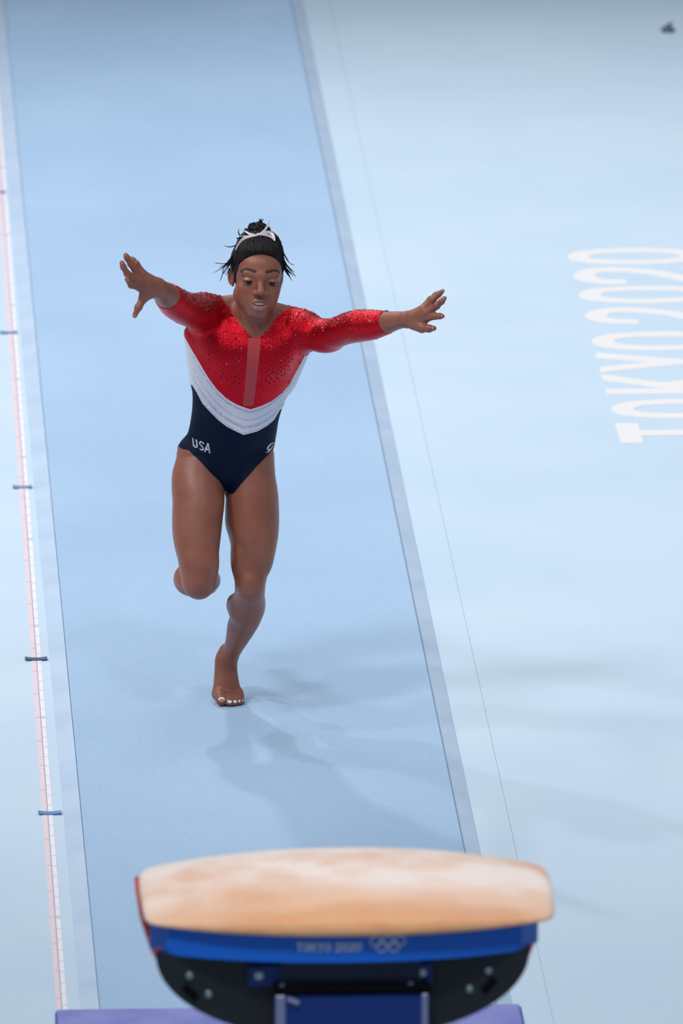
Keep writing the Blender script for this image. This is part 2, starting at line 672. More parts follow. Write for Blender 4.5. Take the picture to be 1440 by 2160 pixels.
def glyph(ch):
    """list of (left points, right points, closed)"""
    h, w, s = 1.0, GW, GS
    out = []
    if ch == 'T':
        out.append(ribbon([(0, h - s / 2), (w, h - s / 2)], s))
        out.append(ribbon([(w / 2, h - s / 2), (w / 2, 0)], s))
    elif ch in 'O0':
        n = 48
        Lf, Rt = [], []
        for i in range(n + 1):
            a = 2 * math.pi * i / n
            ca, sa = math.cos(a), math.sin(a)
            e = 0.84
            f = lambda v: math.copysign(abs(v) ** e, v)
            Lf.append(np.array([w / 2 + (w / 2 - s * 0.95) * f(ca), h / 2 + (h / 2 - s) * f(sa)]))
            Rt.append(np.array([w / 2 + w / 2 * f(ca), h / 2 + h / 2 * f(sa)]))
        out.append((Lf, Rt))
    elif ch == 'K':
        out.append(ribbon([(s / 2, 0), (s / 2, h)], s))
        out.append(flat_ends(ribbon([(s * 0.6, 0.36), (w - s * 0.35, h)], s)))
        out.append(flat_ends(ribbon([(w * 0.42, 0.58), (w - s * 0.3, 0)], s)))
    elif ch == 'Y':
        out.append(flat_ends(ribbon([(s * 0.45, h), (w / 2, 0.42)], s)))
        out.append(flat_ends(ribbon([(w - s * 0.45, h), (w / 2, 0.42)], s)))
        out.append(ribbon([(w / 2, 0.46), (w / 2, 0)], s))
    elif ch == '2':
        r = w / 2 - s / 2
        pts = [(s / 2, 0.62)]
        for i in range(0, 13):
            a = math.pi * (1 - i / 12.0 * 1.06)
            pts.append((w / 2 + r * math.cos(a), 0.72 + (0.28 - s / 2) * max(0, math.sin(a)) if math.sin(a) > 0 else 0.72 + 0.28 * math.sin(a)))
        pts += [(w - s * 0.72, 0.55), (w * 0.62, 0.36), (s * 0.55, 0.10), (s * 0.55, 0.08)]
        out.append(ribbon(pts[:-1], s))
        out.append(ribbon([(0, s / 2), (w, s / 2)], s))
    elif ch == 'U':
        r = w / 2 - s / 2
        pts = [(s / 2, h)] + [(w / 2 - r * math.cos(math.pi * i / 10), 0.30 - (0.30 - s / 2) * math.sin(math.pi * i / 10)) for i in range(11)] + [(w - s / 2, h)]
        out.append(ribbon(pts, s))
    elif ch == 'S':
        r = w / 2 - s / 2
        pts = []
        for i in range(12):
            a = math.radians(20 + 250 * i / 11)
            pts.append((w / 2 + r * math.cos(a), 0.73 + (0.27 - s / 2) * math.sin(a)))
        for i in range(12):
            a = math.radians(90 - 250 * i / 11)
            pts.append((w / 2 + r * math.cos(a), 0.27 + (0.27 - s / 2) * math.sin(a)))
        out.append(ribbon(pts, s))
    elif ch == 'A':
        out.append(ribbon([(s * 0.4, 0), (w / 2, h)], s))
        out.append(ribbon([(w - s * 0.4, 0), (w / 2, h)], s))
        out.append(ribbon([(w * 0.22, 0.3), (w * 0.78, 0.3)], s * 0.9))
    return out


def glyph_mesh(ch, place, normal, thick):
    """place(u,v) -> 3D point; a thin raised letter"""
    V, F = [], []
    nv = np.array(normal) * thick
    for q, (Lf, Rt) in enumerate(glyph(ch)):
        b = len(V)
        n = len(Lf)
        lift = nv * (1 + 0.12 * q)
        for l, r in zip(Lf, Rt):
            pl, pr = np.array(place(*l)), np.array(place(*r))
            V += [pl, pr, pl + lift, pr + lift]
        for i in range(n - 1):
            a, c = b + 4 * i, b + 4 * i + 4
            F += [(a + 2, a + 3, c + 3, c + 2), (a, a + 2, c + 2, c), (a + 3, a + 1, c + 1, c + 3), (a + 1, a, c, c + 1)]
        F += [(b, b + 1, b + 3, b + 2), (b + 4 * n - 4, b + 4 * n - 2, b + 4 * n - 1, b + 4 * n - 3)]
    return V, F


fl = empty('floor_lettering', (2.7, 36.5, 0.0))
tag(fl, 'white TOKYO 2020 lettering on pale blue floor right of runway', 'lettering')
XT, CAPH = 2.482, 0.425
rows = [('T', 935, 893.5), ('O', 884, 844), ('K', 832, 792), ('Y', 785, 745), ('O', 740.5, 701),
        ('2', 684, 649.5), ('0', 640.5, 604.5), ('2', 600, 564), ('0', 558.5, 524.5)]
for ch, ra, rb in rows:
    ya, yb = onz(1310, ra)[1], onz(1310, rb)[1]
    pl = lambda u, v, ya=ya, yb=yb: (XT + (1 - v) * CAPH, ya + (yb - ya) * u / GW, 0.0)
    V, F = glyph_mesh(ch, pl, (0, 0, 1), 0.0015)
    obj_pd('letter', V, F, M['white_vinyl'], fl)['label'] = 'white letter ' + ch

# ------------------------------------------------------------------ tape measure and its markers
def tape_mat(name, base, ink, period, width, numbers):
    m = mat(name, base, 0.5)
    N, L, b = nodes(m)
    tc = N.new('ShaderNodeTexCoord')
    sp = N.new('ShaderNodeSeparateXYZ')
    L.new(tc.outputs['Object'], sp.inputs[0])
    def math_(op, a, bb):
        n = N.new('ShaderNodeMath'); n.operation = op
        for i, v in enumerate((a, bb)):
            if isinstance(v, (int, float)): n.inputs[i].default_value = v
            else: L.new(v, n.inputs[i])
        return n.outputs[0]
    fr = math_('FRACT', math_('DIVIDE', sp.outputs['Y'], period), 0)
    tick = math_('LESS_THAN', fr, width)
    fr2 = math_('FRACT', math_('DIVIDE', sp.outputs['Y'], period * 10), 0)
    big = math_('LESS_THAN', fr2, numbers)
    fac = math_('MAXIMUM', math_('MULTIPLY', tick, 0.5), math_('MULTIPLY', big, 0.5))
    mx = N.new('ShaderNodeMix'); mx.data_type = 'RGBA'
    mx.inputs[6].default_value = base; mx.inputs[7].default_value = ink
    L.new(fac, mx.inputs[0])
    L.new(mx.outputs[2], b.inputs['Base Color'])
    return m


M['tape_red'] = tape_mat('tape_pink_printed', lin(236, 221, 230), lin(224, 160, 172), 0.025, 0.35, 0.08)
M['tape_white'] = tape_mat('tape_white_printed', lin(240, 236, 244), lin(165, 165, 185), 0.10, 0.08, 0.03)
M['tape_gap'] = mat('tape_seam', lin(150, 165, 195), 0.7)
tm = empty('tape_measure', (0.78, 33.0, 0.0))
tag(tm, 'long white and pink measuring tape stuck on floor along runway', 'tape measure')
tp0, tp1 = onz(131, 2132), onz(8, 440)
dirv = (tp1 - tp0); dirv /= dirv[1]


def tape_x(y):
    return tp0[0] + dirv[0] * (y - tp0[1])


ya, yb = tp0[1], onz(0, 60)[1]
def tape_strip(name, o0, o1, z, m):
    n = 60
    V, F = [], []
    for i in range(n + 1):
        y = ya + (yb - ya) * i / n
        x = tape_x(y)
        V += [(x + o0, y, 0.0002), (x + o1, y, 0.0002), (x + o0, y, z), (x + o1, y, z)]
    for i in range(n):
        a, c = 4 * i, 4 * i + 4
        F += [(a + 2, a + 3, c + 3, c + 2), (a, a + 2, c + 2, c), (a + 3, a + 1, c + 1, c + 3)]
    F += [(0, 1, 3, 2), (4 * n, 4 * n + 2, 4 * n + 3, 4 * n + 1)]
    return obj_pd(name, V, F, m, tm)
tape_strip('pink_band', -0.0145, -0.0015, 0.0012, M['tape_red'])
tape_strip('white_band', 0.0012, 0.0135, 0.0012, M['tape_white'])
tape_strip('centre_seam', -0.0015, 0.0012, 0.0009, M['tape_gap'])

M['marker_blue'] = mat('marker_blue', lin(90, 140, 195), 0.6)
M['marker_dark'] = mat('marker_dark', lin(62, 98, 125), 0.7)
M['marker_grey'] = mat('marker_grey_blue', lin(128, 150, 190), 0.7)
for row, xc, w, k, lab in ((1717, 105, 49, 'marker_blue', 'bright blue marker strip across tape measure, nearest the vault'),
                           (1392, 76, 47, 'marker_dark', 'darkest teal marker strip across tape, level with planted foot'),
                           (1029, 47, 40, 'marker_grey', 'grey-blue marker strip across tape beside the raised thigh'),
                           (703, 18, 36, 'marker_grey', 'blurred grey-blue marker strip across tape, level with the arms'),
                           (407, -6, 34, 'marker_grey', 'most distant marker strip, cut off by the left picture edge')):
    c = onz(xc, row)
    hw = w / 2 / (0.1095 * (row + 5489))
    mk = MB()
    n = 12
    V, F = [], []
    for i in range(n + 1):
        u = -1 + 2 * i / n
        x = c[0] + u * hw
        zz = 0.004 + 0.003 * u * u
        hy = 0.013
        V += [(x, c[1] - hy, 0.0014 + (zz - 0.004)), (x, c[1] + hy, 0.0014 + (zz - 0.004)), (x, c[1] - hy, zz), (x, c[1] + hy, zz)]
    for i in range(n):
        a, d = 4 * i, 4 * i + 4
        F += [(a + 2, d + 2, d + 3, a + 3), (a, d, d + 2, a + 2), (a + 1, a + 3, d + 3, d + 1), (a, a + 1, d + 1, d)]
    F += [(0, 2, 3, 1), (4 * n, 4 * n + 1, 4 * n + 3, 4 * n + 2)]
    o = obj_pd('marker_strip', V, F, M[k])
    tag(o, lab, 'marker', 'marker strips laid across the tape measure')

# small dark knob far off on the floor
M['dark'] = mat('dark_rubber', lin(84, 98, 118), 0.6)
kc = onz(1408, 67)
kb = empty('rubber_stopper', tuple(kc))
tag(kb, 'small dark grey rubber stopper on floor beyond the lettering', 'stopper')
kk = MB()
prof = [(0.024, 0.0), (0.024, 0.008), (0.020, 0.016), (0.011, 0.021)]
n = 20
V, F = [], []
for r, z in prof:
    for i in range(n):
        a = 2 * math.pi * i / n
        V.append((kc[0] + r * math.cos(a), kc[1] + r * 0.9 * math.sin(a), z))
for r in range(len(prof) - 1):
    for i in range(n):
        j = (i + 1) % n
        F.append((r * n + i, r * n + j, r * n + n + j, r * n + n + i))
F.append(tuple(range(n - 1, -1, -1))); F.append(tuple(range((len(prof) - 1) * n, len(prof) * n)))
obj_pd('cap_body', V, F, M['dark'], kb)
MB().tube([(kc[0] - 0.006, kc[1], 0.018), (kc[0] + 0.014, kc[1] - 0.01, 0.034)], [0.006, 0.004], 8).build('cap_tab', M['dark'], kb)

# ------------------------------------------------------------------ purple safety mat at the end of the runway
sm = empty('safety_mat', (1.32, 29.0, 0.022))
tag(sm, 'purple safety mat with blue sides on runway behind vault table', 'mat')
pm0, pm1 = onz(116, 2133, 0.122), onz(1098, 2113, 0.122)
MY1 = (pm0[1] + pm1[1]) / 2
MX0, MX1 = pm0[0], pm1[0]
MY0 = 27.75
MB().box((MX0, MY0, 0.0225), (MX1, MY1, 0.118), 0.004).build('mat_body', M['mat_blue'], sm)
MB().box((MX0 + 0.003, MY0 + 0.003, 0.1185), (MX1 - 0.006, MY1 - 0.003, 0.123), 0.003).build('top_cover', M['purple'], sm)

# ------------------------------------------------------------------ vault table
bp = onz(733, 2005, 1.13)
VX = bp[0]
VY = bp[1]                          # front of the blue rim at the middle
M['suede'] = mat('tan_suede', lin(232, 190, 150), 0.75, spec=0.3)
tcn, nzn = add_noise_col(M['suede'], lin(224, 162, 118), lin(238, 186, 144), 2.6, 5, 0.38, 0.62, (1, 2.2, 2.2), second=(60, 0.04, (1, 1, 1)))
# chalk dust on the upward faces where hands land
N_, L_, B_ = nodes(M['suede'])
geo = N_.new('ShaderNodeNewGeometry')
sx = N_.new('ShaderNodeSeparateXYZ')
L_.new(geo.outputs['Position'], sx.inputs[0])
mr = N_.new('ShaderNodeMapRange')
mr.inputs['From Min'].default_value = VY + 0.02; mr.inputs['From Max'].default_value = VY + 0.36
L_.new(sx.outputs['Y'], mr.inputs['Value'])
ns = N_.new('ShaderNodeTexNoise'); ns.inputs['Scale'].default_value = 5.5; ns.inputs['Detail'].default_value = 6
L_.new(tcn.outputs['Object'], ns.inputs['Vector'])
ad = N_.new('ShaderNodeMath'); ad.operation = 'MULTIPLY_ADD'
L_.new(ns.outputs['Fac'], ad.inputs[0]); ad.inputs[1].default_value = 1.5; ad.inputs[2].default_value = -0.32
mu = N_.new('ShaderNodeMath'); mu.operation = 'MULTIPLY'; mu.use_clamp = True
L_.new(mr.outputs[0], mu.inputs[0]); L_.new(ad.outputs[0], mu.inputs[1])
mu2 = N_.new('ShaderNodeMath'); mu2.operation = 'MULTIPLY'; mu2.use_clamp = True
L_.new(mu.outputs[0], mu2.inputs[0]); mu2.inputs[1].default_value = 2.0
mx = N_.new('ShaderNodeMix'); mx.data_type = 'RGBA'
src = B_.inputs['Base Color'].links[0].from_socket
L_.new(src, mx.inputs[6]); mx.inputs[7].default_value = lin(250, 234, 228)
L_.new(mu2.outputs[0], mx.inputs[0])
L_.new(mx.outputs[2], B_.inputs['Base Color'])
M['rim_blue'] = mat('rim_blue', lin(6, 96, 205), 0.4)
M['steel_blue'] = mat('steel_blue', lin(4, 40, 112), 0.35)
M['steel_dark'] = mat('steel_dark_blue', lin(3, 16, 58), 0.4)
M['black_panel'] = mat('black_panel', lin(10, 18, 28), 0.55)
M['red_shell'] = mat('red_shell', lin(200, 48, 22), 0.5, spec=0.2)
M['chrome'] = mat('bolt_steel', lin(190, 205, 210), 0.3, 1.0)
M['edge_metal'] = mat('brushed_edge', lin(150, 155, 190), 0.35, 0.7)
M['print'] = mat('white_print', lin(205, 210, 240), 0.5)
M['black_slot'] = mat('slot_black', lin(3, 5, 8), 0.9, spec=0.1)

vt = empty('vault_table', (VX, VY + 0.3, 0.022))
tag(vt, 'vault table with tan padded top, blue rim and black underside', 'vault table')


def front_y(x):
    return VY + 0.115 * min(1.4, abs((x - VX) / 0.47)) ** 2.2


def z_bot(t):
    return 1.158 - 0.36 * max(0, t - 0.5) ** 1.6


pad = Field()
def pad_fn(X, Y, Z):
    X = X - 0.012
    yy = Y - VY - 0.115 * np.minimum(1.4, np.abs((X - VX) / 0.47)) ** 2.2
    hx, hy, r = 0.473, 0.58, 0.036
    qx = np.abs(X - VX) - (hx - r)
    qy = np.abs(yy - hy) - (hy - r)
    d2 = np.minimum(np.maximum(qx, qy), 0) + np.sqrt(np.maximum(qx, 0)**2 + np.maximum(qy, 0)**2) - r
    t = Y - VY
    zt = (1.200 + 0.028 * np.where(t < 0.42, 1 - ((t - 0.42) / 0.42) ** 2, 1.0)
          - 0.42 * np.clip(t - 0.42, 0, 5) ** 1.6 - 0.048 * np.abs((X - VX) / 0.47) ** 2.2)
    zb = 1.158 - 0.36 * np.clip(t - 0.5, 0, 5) ** 1.6
    d = smax(d2, Z - zt, 0.026)
    return smax(d, zb - Z, 0.012)
pad.add(pad_fn, (VX, VY + 0.62, 1.1), (0.5, 0.72, 0.25), 0.001)
hh = 0.0085
Vp, Fp = pad.mesh(np.arange(VX - 0.51, VX + 0.51, hh), np.arange(VY - 0.06, VY + 1.36, hh), np.arange(0.80, 1.30, 0.006))
Vp = smooth_mesh(Vp, Fp, 3)
link_mesh('padded_top', np_mesh('padded_top', Vp, Fp), M['suede'], vt)


def rim_outline(inset, n=22, back=1.12):
    hx = 0.468 - inset
    pts = []
    for i in range(n + 1):
        x = VX - hx + 2 * hx * i / n
        rr = 0.05
        ex = max(0.0, abs(x - VX) - (hx - rr))
        add = rr - math.sqrt(max(0, rr * rr - ex * ex))
        pts.append((x, front_y(x) + inset + add))
    pts += [(VX + hx - 0.025, VY + 0.6), (VX + hx - 0.10, VY + 1.0), (VX - hx + 0.10, VY + 1.0), (VX - hx + 0.025, VY + 0.6)]
    # refine the long sides so they can follow the drooping tongue
    out = []
    m = len(pts)
    for i in range(m):
        p, q = np.array(pts[i]), np.array(pts[(i + 1) % m])
        k = max(1, int(np.linalg.norm(q - p) / 0.05))
        for j in range(k):
            out.append(p + (q - p) * j / k)
    return out


def rim(name, inset, ztop_off, zbot_off, m):
    o = rim_outline(inset)
    n = len(o)
    V = [(p[0], p[1], z_bot(p[1] - VY) + zbot_off) for p in o] + [(p[0], p[1], z_bot(p[1] - VY) + ztop_off) for p in o]
    F = [tuple(range(n - 1, -1, -1)), tuple(range(n, 2 * n))]
    for i in range(n):
        j = (i + 1) % n
        F.append((i, j, n + j, n + i))
    return obj_pd(name, V, F, m, vt)


rimo = rim('blue_rim', 0.030, 0.003, -0.065, M['rim_blue'])
# black under panel: half-ellipse plate under the rim
PZ = 1.096


def half_shell(a, c, n=40, p=2.05):
    pts = []
    for i in range(n + 1):
        t = math.pi * i / n
        ct, st = math.cos(t), math.sin(t)
        pts.append((math.copysign(abs(ct) ** (2 / p), ct) * a, -abs(st) ** (2 / p) * c))
    return pts


PY = VY + 0.105
poly = [(VX - 0.006 + x, PY, PZ + z) for x, z in half_shell(0.421, 0.206)]
panel = MB().prism(poly[::-1], (0, 0.03, 0)).build('black_end_panel', M['black_panel'], vt)
# red side shell swelling behind the panel
V, F = [], []
secs = [(PY + 0.032, 0.420, 0.19, 0.058), (PY + 0.16, 0.442, 0.20, 0.058), (PY + 0.34, 0.455, 0.222, 0.050), (PY + 0.56, 0.458, 0.24, 0.030), (PY + 0.80, 0.452, 0.235, 0.020), (PY + 0.93, 0.42, 0.20, 0.010)]
ns_ = 41
for y, a, c, dz in secs:
    zt = z_bot(y - VY) - dz
    for x, z in half_shell(a, c):
        V.append((VX + x, y, zt + z))
for s in range(len(secs) - 1):
    for i in range(ns_ - 1):
        a = s * ns_ + i
        F.append((a, a + 1, a + ns_ + 1, a + ns_))
    F.append((s * ns_, (s + 1) * ns_, (s + 1) * ns_ + ns_ - 1, s * ns_ + ns_ - 1))
F.append(tuple(range(ns_ - 1, -1, -1)))
F.append(tuple(range((len(secs) - 1) * ns_, len(secs) * ns_)))
obj_pd('red_side_shell', V, F, M['red_shell'], vt)


def disc(c, r, d, m, name, parent, n=16):
    """bolt head facing the camera side (-Y)"""
    prof = [(r, 0), (r, -d * 0.6), (r * 0.75, -d)]
    V, F = [], []
    for rr, y in prof:
        for i in range(n):
            a = 2 * math.pi * i / n
            V.append((c[0] + rr * math.cos(a), c[1] + y, c[2] + rr * math.sin(a)))
    for q in range(2):
        for i in range(n):
            j = (i + 1) % n
            F.append((q * n + i, q * n + j, q * n + n + j, q * n + n + i))
    F.append(tuple(range(2 * n, 3 * n)))
    return obj_pd(name, V, F, m, parent)


def on_y(px, py, Y):
    d = ray(px, py)
    return CAM + d * (Y / d[1])


for px, py in ((400, 2058), (440, 2097), (1030, 2047), (990, 2086)):
    disc(on_y(px, py, PY), 0.0085, 0.006, M['chrome'], 'bolt', panel)
for (xa, ya_), (xb, yb_) in (((388, 2080), (415, 2105)), ((1018, 2090), (1043, 2066))):
    a, b = on_y(xa, ya_, PY), on_y(xb, yb_, PY)
    MB().tube([a, b], 0.009, 10).build('slot', M['black_slot'], panel)
# bracket plates and column
BY = PY - 0.012
for x0, x1, y0_, y1_, bx, by in ((523, 606, 2034, 2080, 547, 2057), (868, 912, 2030, 2076, 889, 2051)):
    a, b = on_y(x0, y1_, BY), on_y(x1, y0_, BY)
    br = MB().box((a[0], BY - 0.008, a[2]), (b[0], PY - 0.0005, b[2]), 0.003).build('bracket_plate', M['steel_blue'], vt)
    disc(on_y(bx, by, BY - 0.008), 0.011, 0.007, M['chrome'], 'bolt', br)
ca, cb = on_y(580, 2092, PY - 0.05), on_y(905, 2092, PY - 0.05)
CZ = ca[2]
a, b = on_y(592, 2088, PY - 0.03), on_y(888, 2024, PY - 0.03)
MB().box((a[0], PY - 0.03, CZ - 0.02), (b[0], PY + 0.28, PZ - 0.004), 0.004).build('column_neck', M['steel_dark'], vt)
MB().box((ca[0] - 0.004, PY - 0.056, CZ - 0.006), (cb[0] + 0.004, PY + 0.282, CZ + 0.010), 0.003).build('column_top_shade', M['black_slot'], vt)  # added black plate, stands in for shade over the column top
col = MB().box((ca[0], PY - 0.05, 0.12), (cb[0], PY + 0.28, CZ), 0.012).build('column', M['steel_blue'], vt)
for x in (ca[0] + 0.012, cb[0] - 0.010):
    w = 0.011 if x < VX else 0.007
    MB().box((x - w, PY - 0.054, 0.13), (x + w, PY - 0.0495, CZ - 0.008), 0.002).build('edge_strip', M['edge_metal'], col)
MB().box((ca[0] - 0.12, PY - 0.14, 0.0225), (cb[0] + 0.12, PY + 0.42, 0.12), 0.01).build('column_base', M['steel_blue'], vt)
for px, py in ((595, 2083), (866, 2079)):
    disc(on_y(px, py, PY - 0.031), 0.008, 0.006, M['edge_metal'], 'bolt', vt)
MB().tube([on_y(606, 2106, PY - 0.052), on_y(630, 2116, PY - 0.054)], 0.006, 8).build('catch_lever', M['edge_metal'], vt)

# printing on the rim
def rim_pt(x, dz):
    return (x, front_y(x) + 0.030 - 0.0006, z_bot(front_y(x) + 0.03 - VY) + dz)


xa, xb = on_y(625, 1997, VY + 0.03)[0], on_y(762, 1997, VY + 0.03)[0]
zmid = on_y(690, 1998, VY + 0.03)[2] - z_bot(0.03)
txt = 'TOKYO 2020'
adv = [0.66] * 5 + [0.30] + [0.64] * 4
tot = sum(adv) - 0.08
sc = (xb - xa) / tot
cap = 0.0195
u0 = 0.0
for ch, ad_ in zip(txt, adv):
    if ch != ' ':
        pl = lambda u, v, u0=u0: rim_pt(xa + (u0 + u) * sc, zmid - cap / 2 + v * cap)
        V, F = glyph_mesh(ch, pl, (0, -1, 0), 0.0006)
        obj_pd('printed_letter', V, F, M['print'], rimo)
    u0 += ad_
rx = on_y(818, 1993, VY + 0.03)[0]
rz = on_y(818, 1991, VY + 0.03)[2] - z_bot(0.03)
R_ = 0.0118
for i, (dx, dz) in enumerate(((-2.3, 0.5), (0, 0.5), (2.3, 0.5), (-1.15, -0.55), (1.15, -0.55))):
    cx = rx + dx * R_; cz = rz + dz * R_
    pts = [rim_pt(cx + R_ * math.cos(2 * math.pi * k / 28), cz + R_ * math.sin(2 * math.pi * k / 28)) for k in range(29)]
    MB().tube(pts, 0.0017, 6, cap=False).build('printed_ring', M['print'], rimo)
# ================================================================== the gymnast
def mk3(cols):
    return np.array(cols).T


body = Field()
PXM = 764.0                          # pixels per metre on the running line


def m_(px):
    return px / PXM


# ---- torso (rows: left edge, right edge, depth of the middle, half depth)
def row_st(rows):
    out = []
    for r, xl, xr, dy, b in rows:
        out.append((W((xl + xr) / 2, r, dy), m_(xr - xl) / 2, b))
    return out


body.loft(row_st([(1033, 470, 503, 0.012, 0.036), (1020, 456, 516, 0.01, 0.055), (1000, 428, 536, 0.01, 0.078), (975, 396, 562, 0.012, 0.090), (945, 381, 575, 0.010, 0.092),
                  (915, 397, 581, 0.000, 0.083), (885, 404, 586, -0.012, 0.076), (845, 408, 599, -0.028, 0.080),
                  (800, 406, 617, -0.040, 0.089), (755, 405, 631, -0.050, 0.094), (715, 409, 640, -0.055, 0.088),
                  (682, 424, 640, -0.055, 0.068), (660, 452, 620, -0.050, 0.048)]), (0, 0, 1), (1, 0, 0), k=0.01, cap=0.5)
# pectorals / bust
body.el(W(482, 742, -0.100), (0.050, 0.042, 0.046), k=0.030)
body.el(W(577, 750, -0.100), (0.050, 0.042, 0.046), k=0.030)
body.el(W(465, 712, -0.085), (0.055, 0.040, 0.035), k=0.030)
body.el(W(590, 720, -0.085), (0.055, 0.040, 0.035), k=0.030)
# lats
body.rc(W(428, 790, -0.02), W(415, 705, -0.04), 0.03, 0.034, k=0.03)
body.rc(W(600, 800, -0.02), W(630, 722, -0.05), 0.03, 0.036, k=0.03)
# abdomen
body.el(W(495, 900, -0.055), (0.055, 0.035, 0.085), k=0.03)
# traps
body.rc(W(512, 645, -0.045), W(446, 655, -0.060), 0.034, 0.036, k=0.025)
body.rc(W(560, 662, -0.045), W(624, 686, -0.060), 0.034, 0.036, k=0.025)
# glutes
body.el(W(436, 985, 0.070), (0.066, 0.066, 0.075), k=0.03)
body.el(W(522, 985, 0.070), (0.060, 0.066, 0.072), k=0.03)

# ---- right leg (image left): thigh raised forward, shin folded back
body.loft(row_st([(965, 372, 470, 0.005, 0.078), (1000, 363, 470, -0.020, 0.084), (1027, 362, 472, -0.040, 0.086), (1057, 364, 473, -0.062, 0.084),
                  (1096, 363, 469, -0.088, 0.080), (1134, 365, 465, -0.113, 0.075), (1160, 370, 462, -0.131, 0.070),
                  (1183, 376, 459, -0.146, 0.066), (1208, 383, 456, -0.162, 0.060), (1228, 388, 451, -0.172, 0.055)]),
          (0, 0.30, 1), (1, 0, 0), k=0.016, cap=0.95)
body.el(W(419, 1236, -0.190), (0.036, 0.030, 0.036), k=0.02)          # kneecap
body.el(W(400, 1195, -0.170), (0.022, 0.030, 0.045), k=0.02)          # vastus
body.el(W(443, 1190, -0.165), (0.020, 0.030, 0.040), k=0.02)
rk = W(420, 1222, -0.165)
ra = W(441, 1222, 0.150)
for s0, s1, r0, r1 in ((0.0, 0.30, 0.043, 0.040), (0.30, 0.62, 0.040, 0.034), (0.62, 1.0, 0.034, 0.026)):
    body.rc(rk + (ra - rk) * s0, rk + (ra - rk) * s1, r0, r1, k=0.015)
body.el(W(401, 1222, -0.06), (0.046, 0.085, 0.042), k=0.02)           # calf
body.el(W(418, 1228, -0.05), (0.030, 0.08, 0.033), k=0.02)
# right foot, pointed back
body.rc(ra, W(444, 1226, 0.185), 0.027, 0.026, k=0.012)
body.rc(ra + np.array([0, 0.01, -0.006]), W(441, 1229, 0.26), 0.027, 0.022, k=0.012)
body.el(W(441, 1229, 0.225), (0.024, 0.045, 0.031), k=0.012)
for i in range(5):
    u = (i - 2) * 0.0115
    body.rc(W(441, 1229, 0.24) + np.array([u * 0.35, 0, u * 0.9]), W(441, 1231, 0.285) + np.array([u * 0.35, -0.006 * abs(i - 1), u * 0.9]), 0.0115, 0.0090, k=0.006)

# ---- left leg (image right): planted
body.loft(row_st([(965, 488, 578, 0.005, 0.078), (1000, 484, 580, -0.004, 0.083), (1041, 478, 586, -0.018, 0.086), (1076, 475, 588, -0.028, 0.085),
                  (1109, 476, 588, -0.040, 0.082), (1134, 483, 586, -0.050, 0.077), (1155, 488, 581, -0.057, 0.071),
                  (1175, 491, 573, -0.064, 0.064), (1200, 493, 566, -0.073, 0.058), (1227, 495, 561, -0.082, 0.054), (1245, 497, 557, -0.086, 0.050)]),
          (0, 0.12, 1), (1, 0, 0), k=0.014, cap=0.8)
body.el(W(529, 1236, -0.118), (0.031, 0.024, 0.034), k=0.02)
body.el(W(503, 1180, -0.085), (0.020, 0.034, 0.045), k=0.02)
body.el(W(560, 1165, -0.080), (0.022, 0.036, 0.055), k=0.02)
# shin and calf
shin = [(1244, 499, 557, -0.080, 0.048), (1262, 492, 559, -0.056, 0.050), (1285, 481, 557, -0.030, 0.052), (1303, 484, 550, -0.008, 0.048), (1325, 478, 538, 0.020, 0.041),
        (1347, 475.5, 524, 0.050, 0.034), (1369, 471, 510, 0.080, 0.030), (1387, 463, 501, 0.100, 0.030)]
body.loft([(W((a + b) / 2, r, dy), m_(b - a) / 2 * 0.98, bb) for r, a, b, dy, bb in shin], W(529, 1244, -0.08) - W(484, 1385, 0.10), (1, 0, 0), k=0.012)
body.el(W(499, 1277, 0.000), (0.0285, 0.045, 0.034), k=0.010)          # inner calf head
body.el(W(541, 1268, 0.000), (0.024, 0.045, 0.042), k=0.015)
# foot on its ball
TO = onz(480, 1492, GZ)
def FT(px, z, dy):
    """foot point by image column, height and depth"""
    p = W(px, 1480, dy)
    return np.array([p[0], p[1], z + GZ])
body.rc(FT(482, 0.125, 0.112), FT(478, 0.098, 0.148), 0.028, 0.026, k=0.015)       # ankle to heel
body.rc(FT(475, 0.098, 0.150), FT(474, 0.092, 0.125), 0.026, 0.025, k=0.01)
body.el(FT(465, 0.112, 0.116), (0.012, 0.014, 0.013), k=0.012)
body.el(FT(494, 0.122, 0.112), (0.010, 0.013, 0.012), k=0.012)
for px0, z0, px1, z1, d1, r0, r1 in ((472, 0.104, 463, 0.024, 0.058, 0.024, 0.019), (476, 0.106, 475, 0.024, 0.054, 0.024, 0.018),
                                     (479, 0.102, 487, 0.022, 0.056, 0.023, 0.017), (481, 0.094, 498, 0.019, 0.062, 0.020, 0.015)):
    body.rc(FT(px0, z0, 0.095), FT(px1, z1, d1), r0, r1, k=0.012)
body.rc(FT(463, 0.023, 0.060), FT(502, 0.019, 0.068), 0.019, 0.016, k=0.012)
TOES = [(462, 467, 0.000, 0.0155, 0.0150), (477, 484, -0.002, 0.0120, 0.0105), (487, 495, 0.004, 0.0110, 0.0095), (495, 503, 0.011, 0.0105, 0.0090), (502, 509, 0.020, 0.0100, 0.0085)]
toe_tips = []
for x0, x1, d, r0, r1 in TOES:
    a = FT(x0, 0.024 + 0.0, 0.055); b = FT((x0 + x1) / 2 + 1, r1 + 0.010, d + 0.028); c = FT(x1, r1 + 0.001, d + r1)
    body.rc(a, b, r0 * 1.05, r0, k=0.006); body.rc(b, c, r0, r1, k=0.005)
    toe_tips.append((c, r1))

# ---- arms
def chain(pts, k=0.012):
    for (a, ra_), (b, rb_) in zip(pts[:-1], pts[1:]):
        body.rc(a, b, ra_, rb_, k=k)


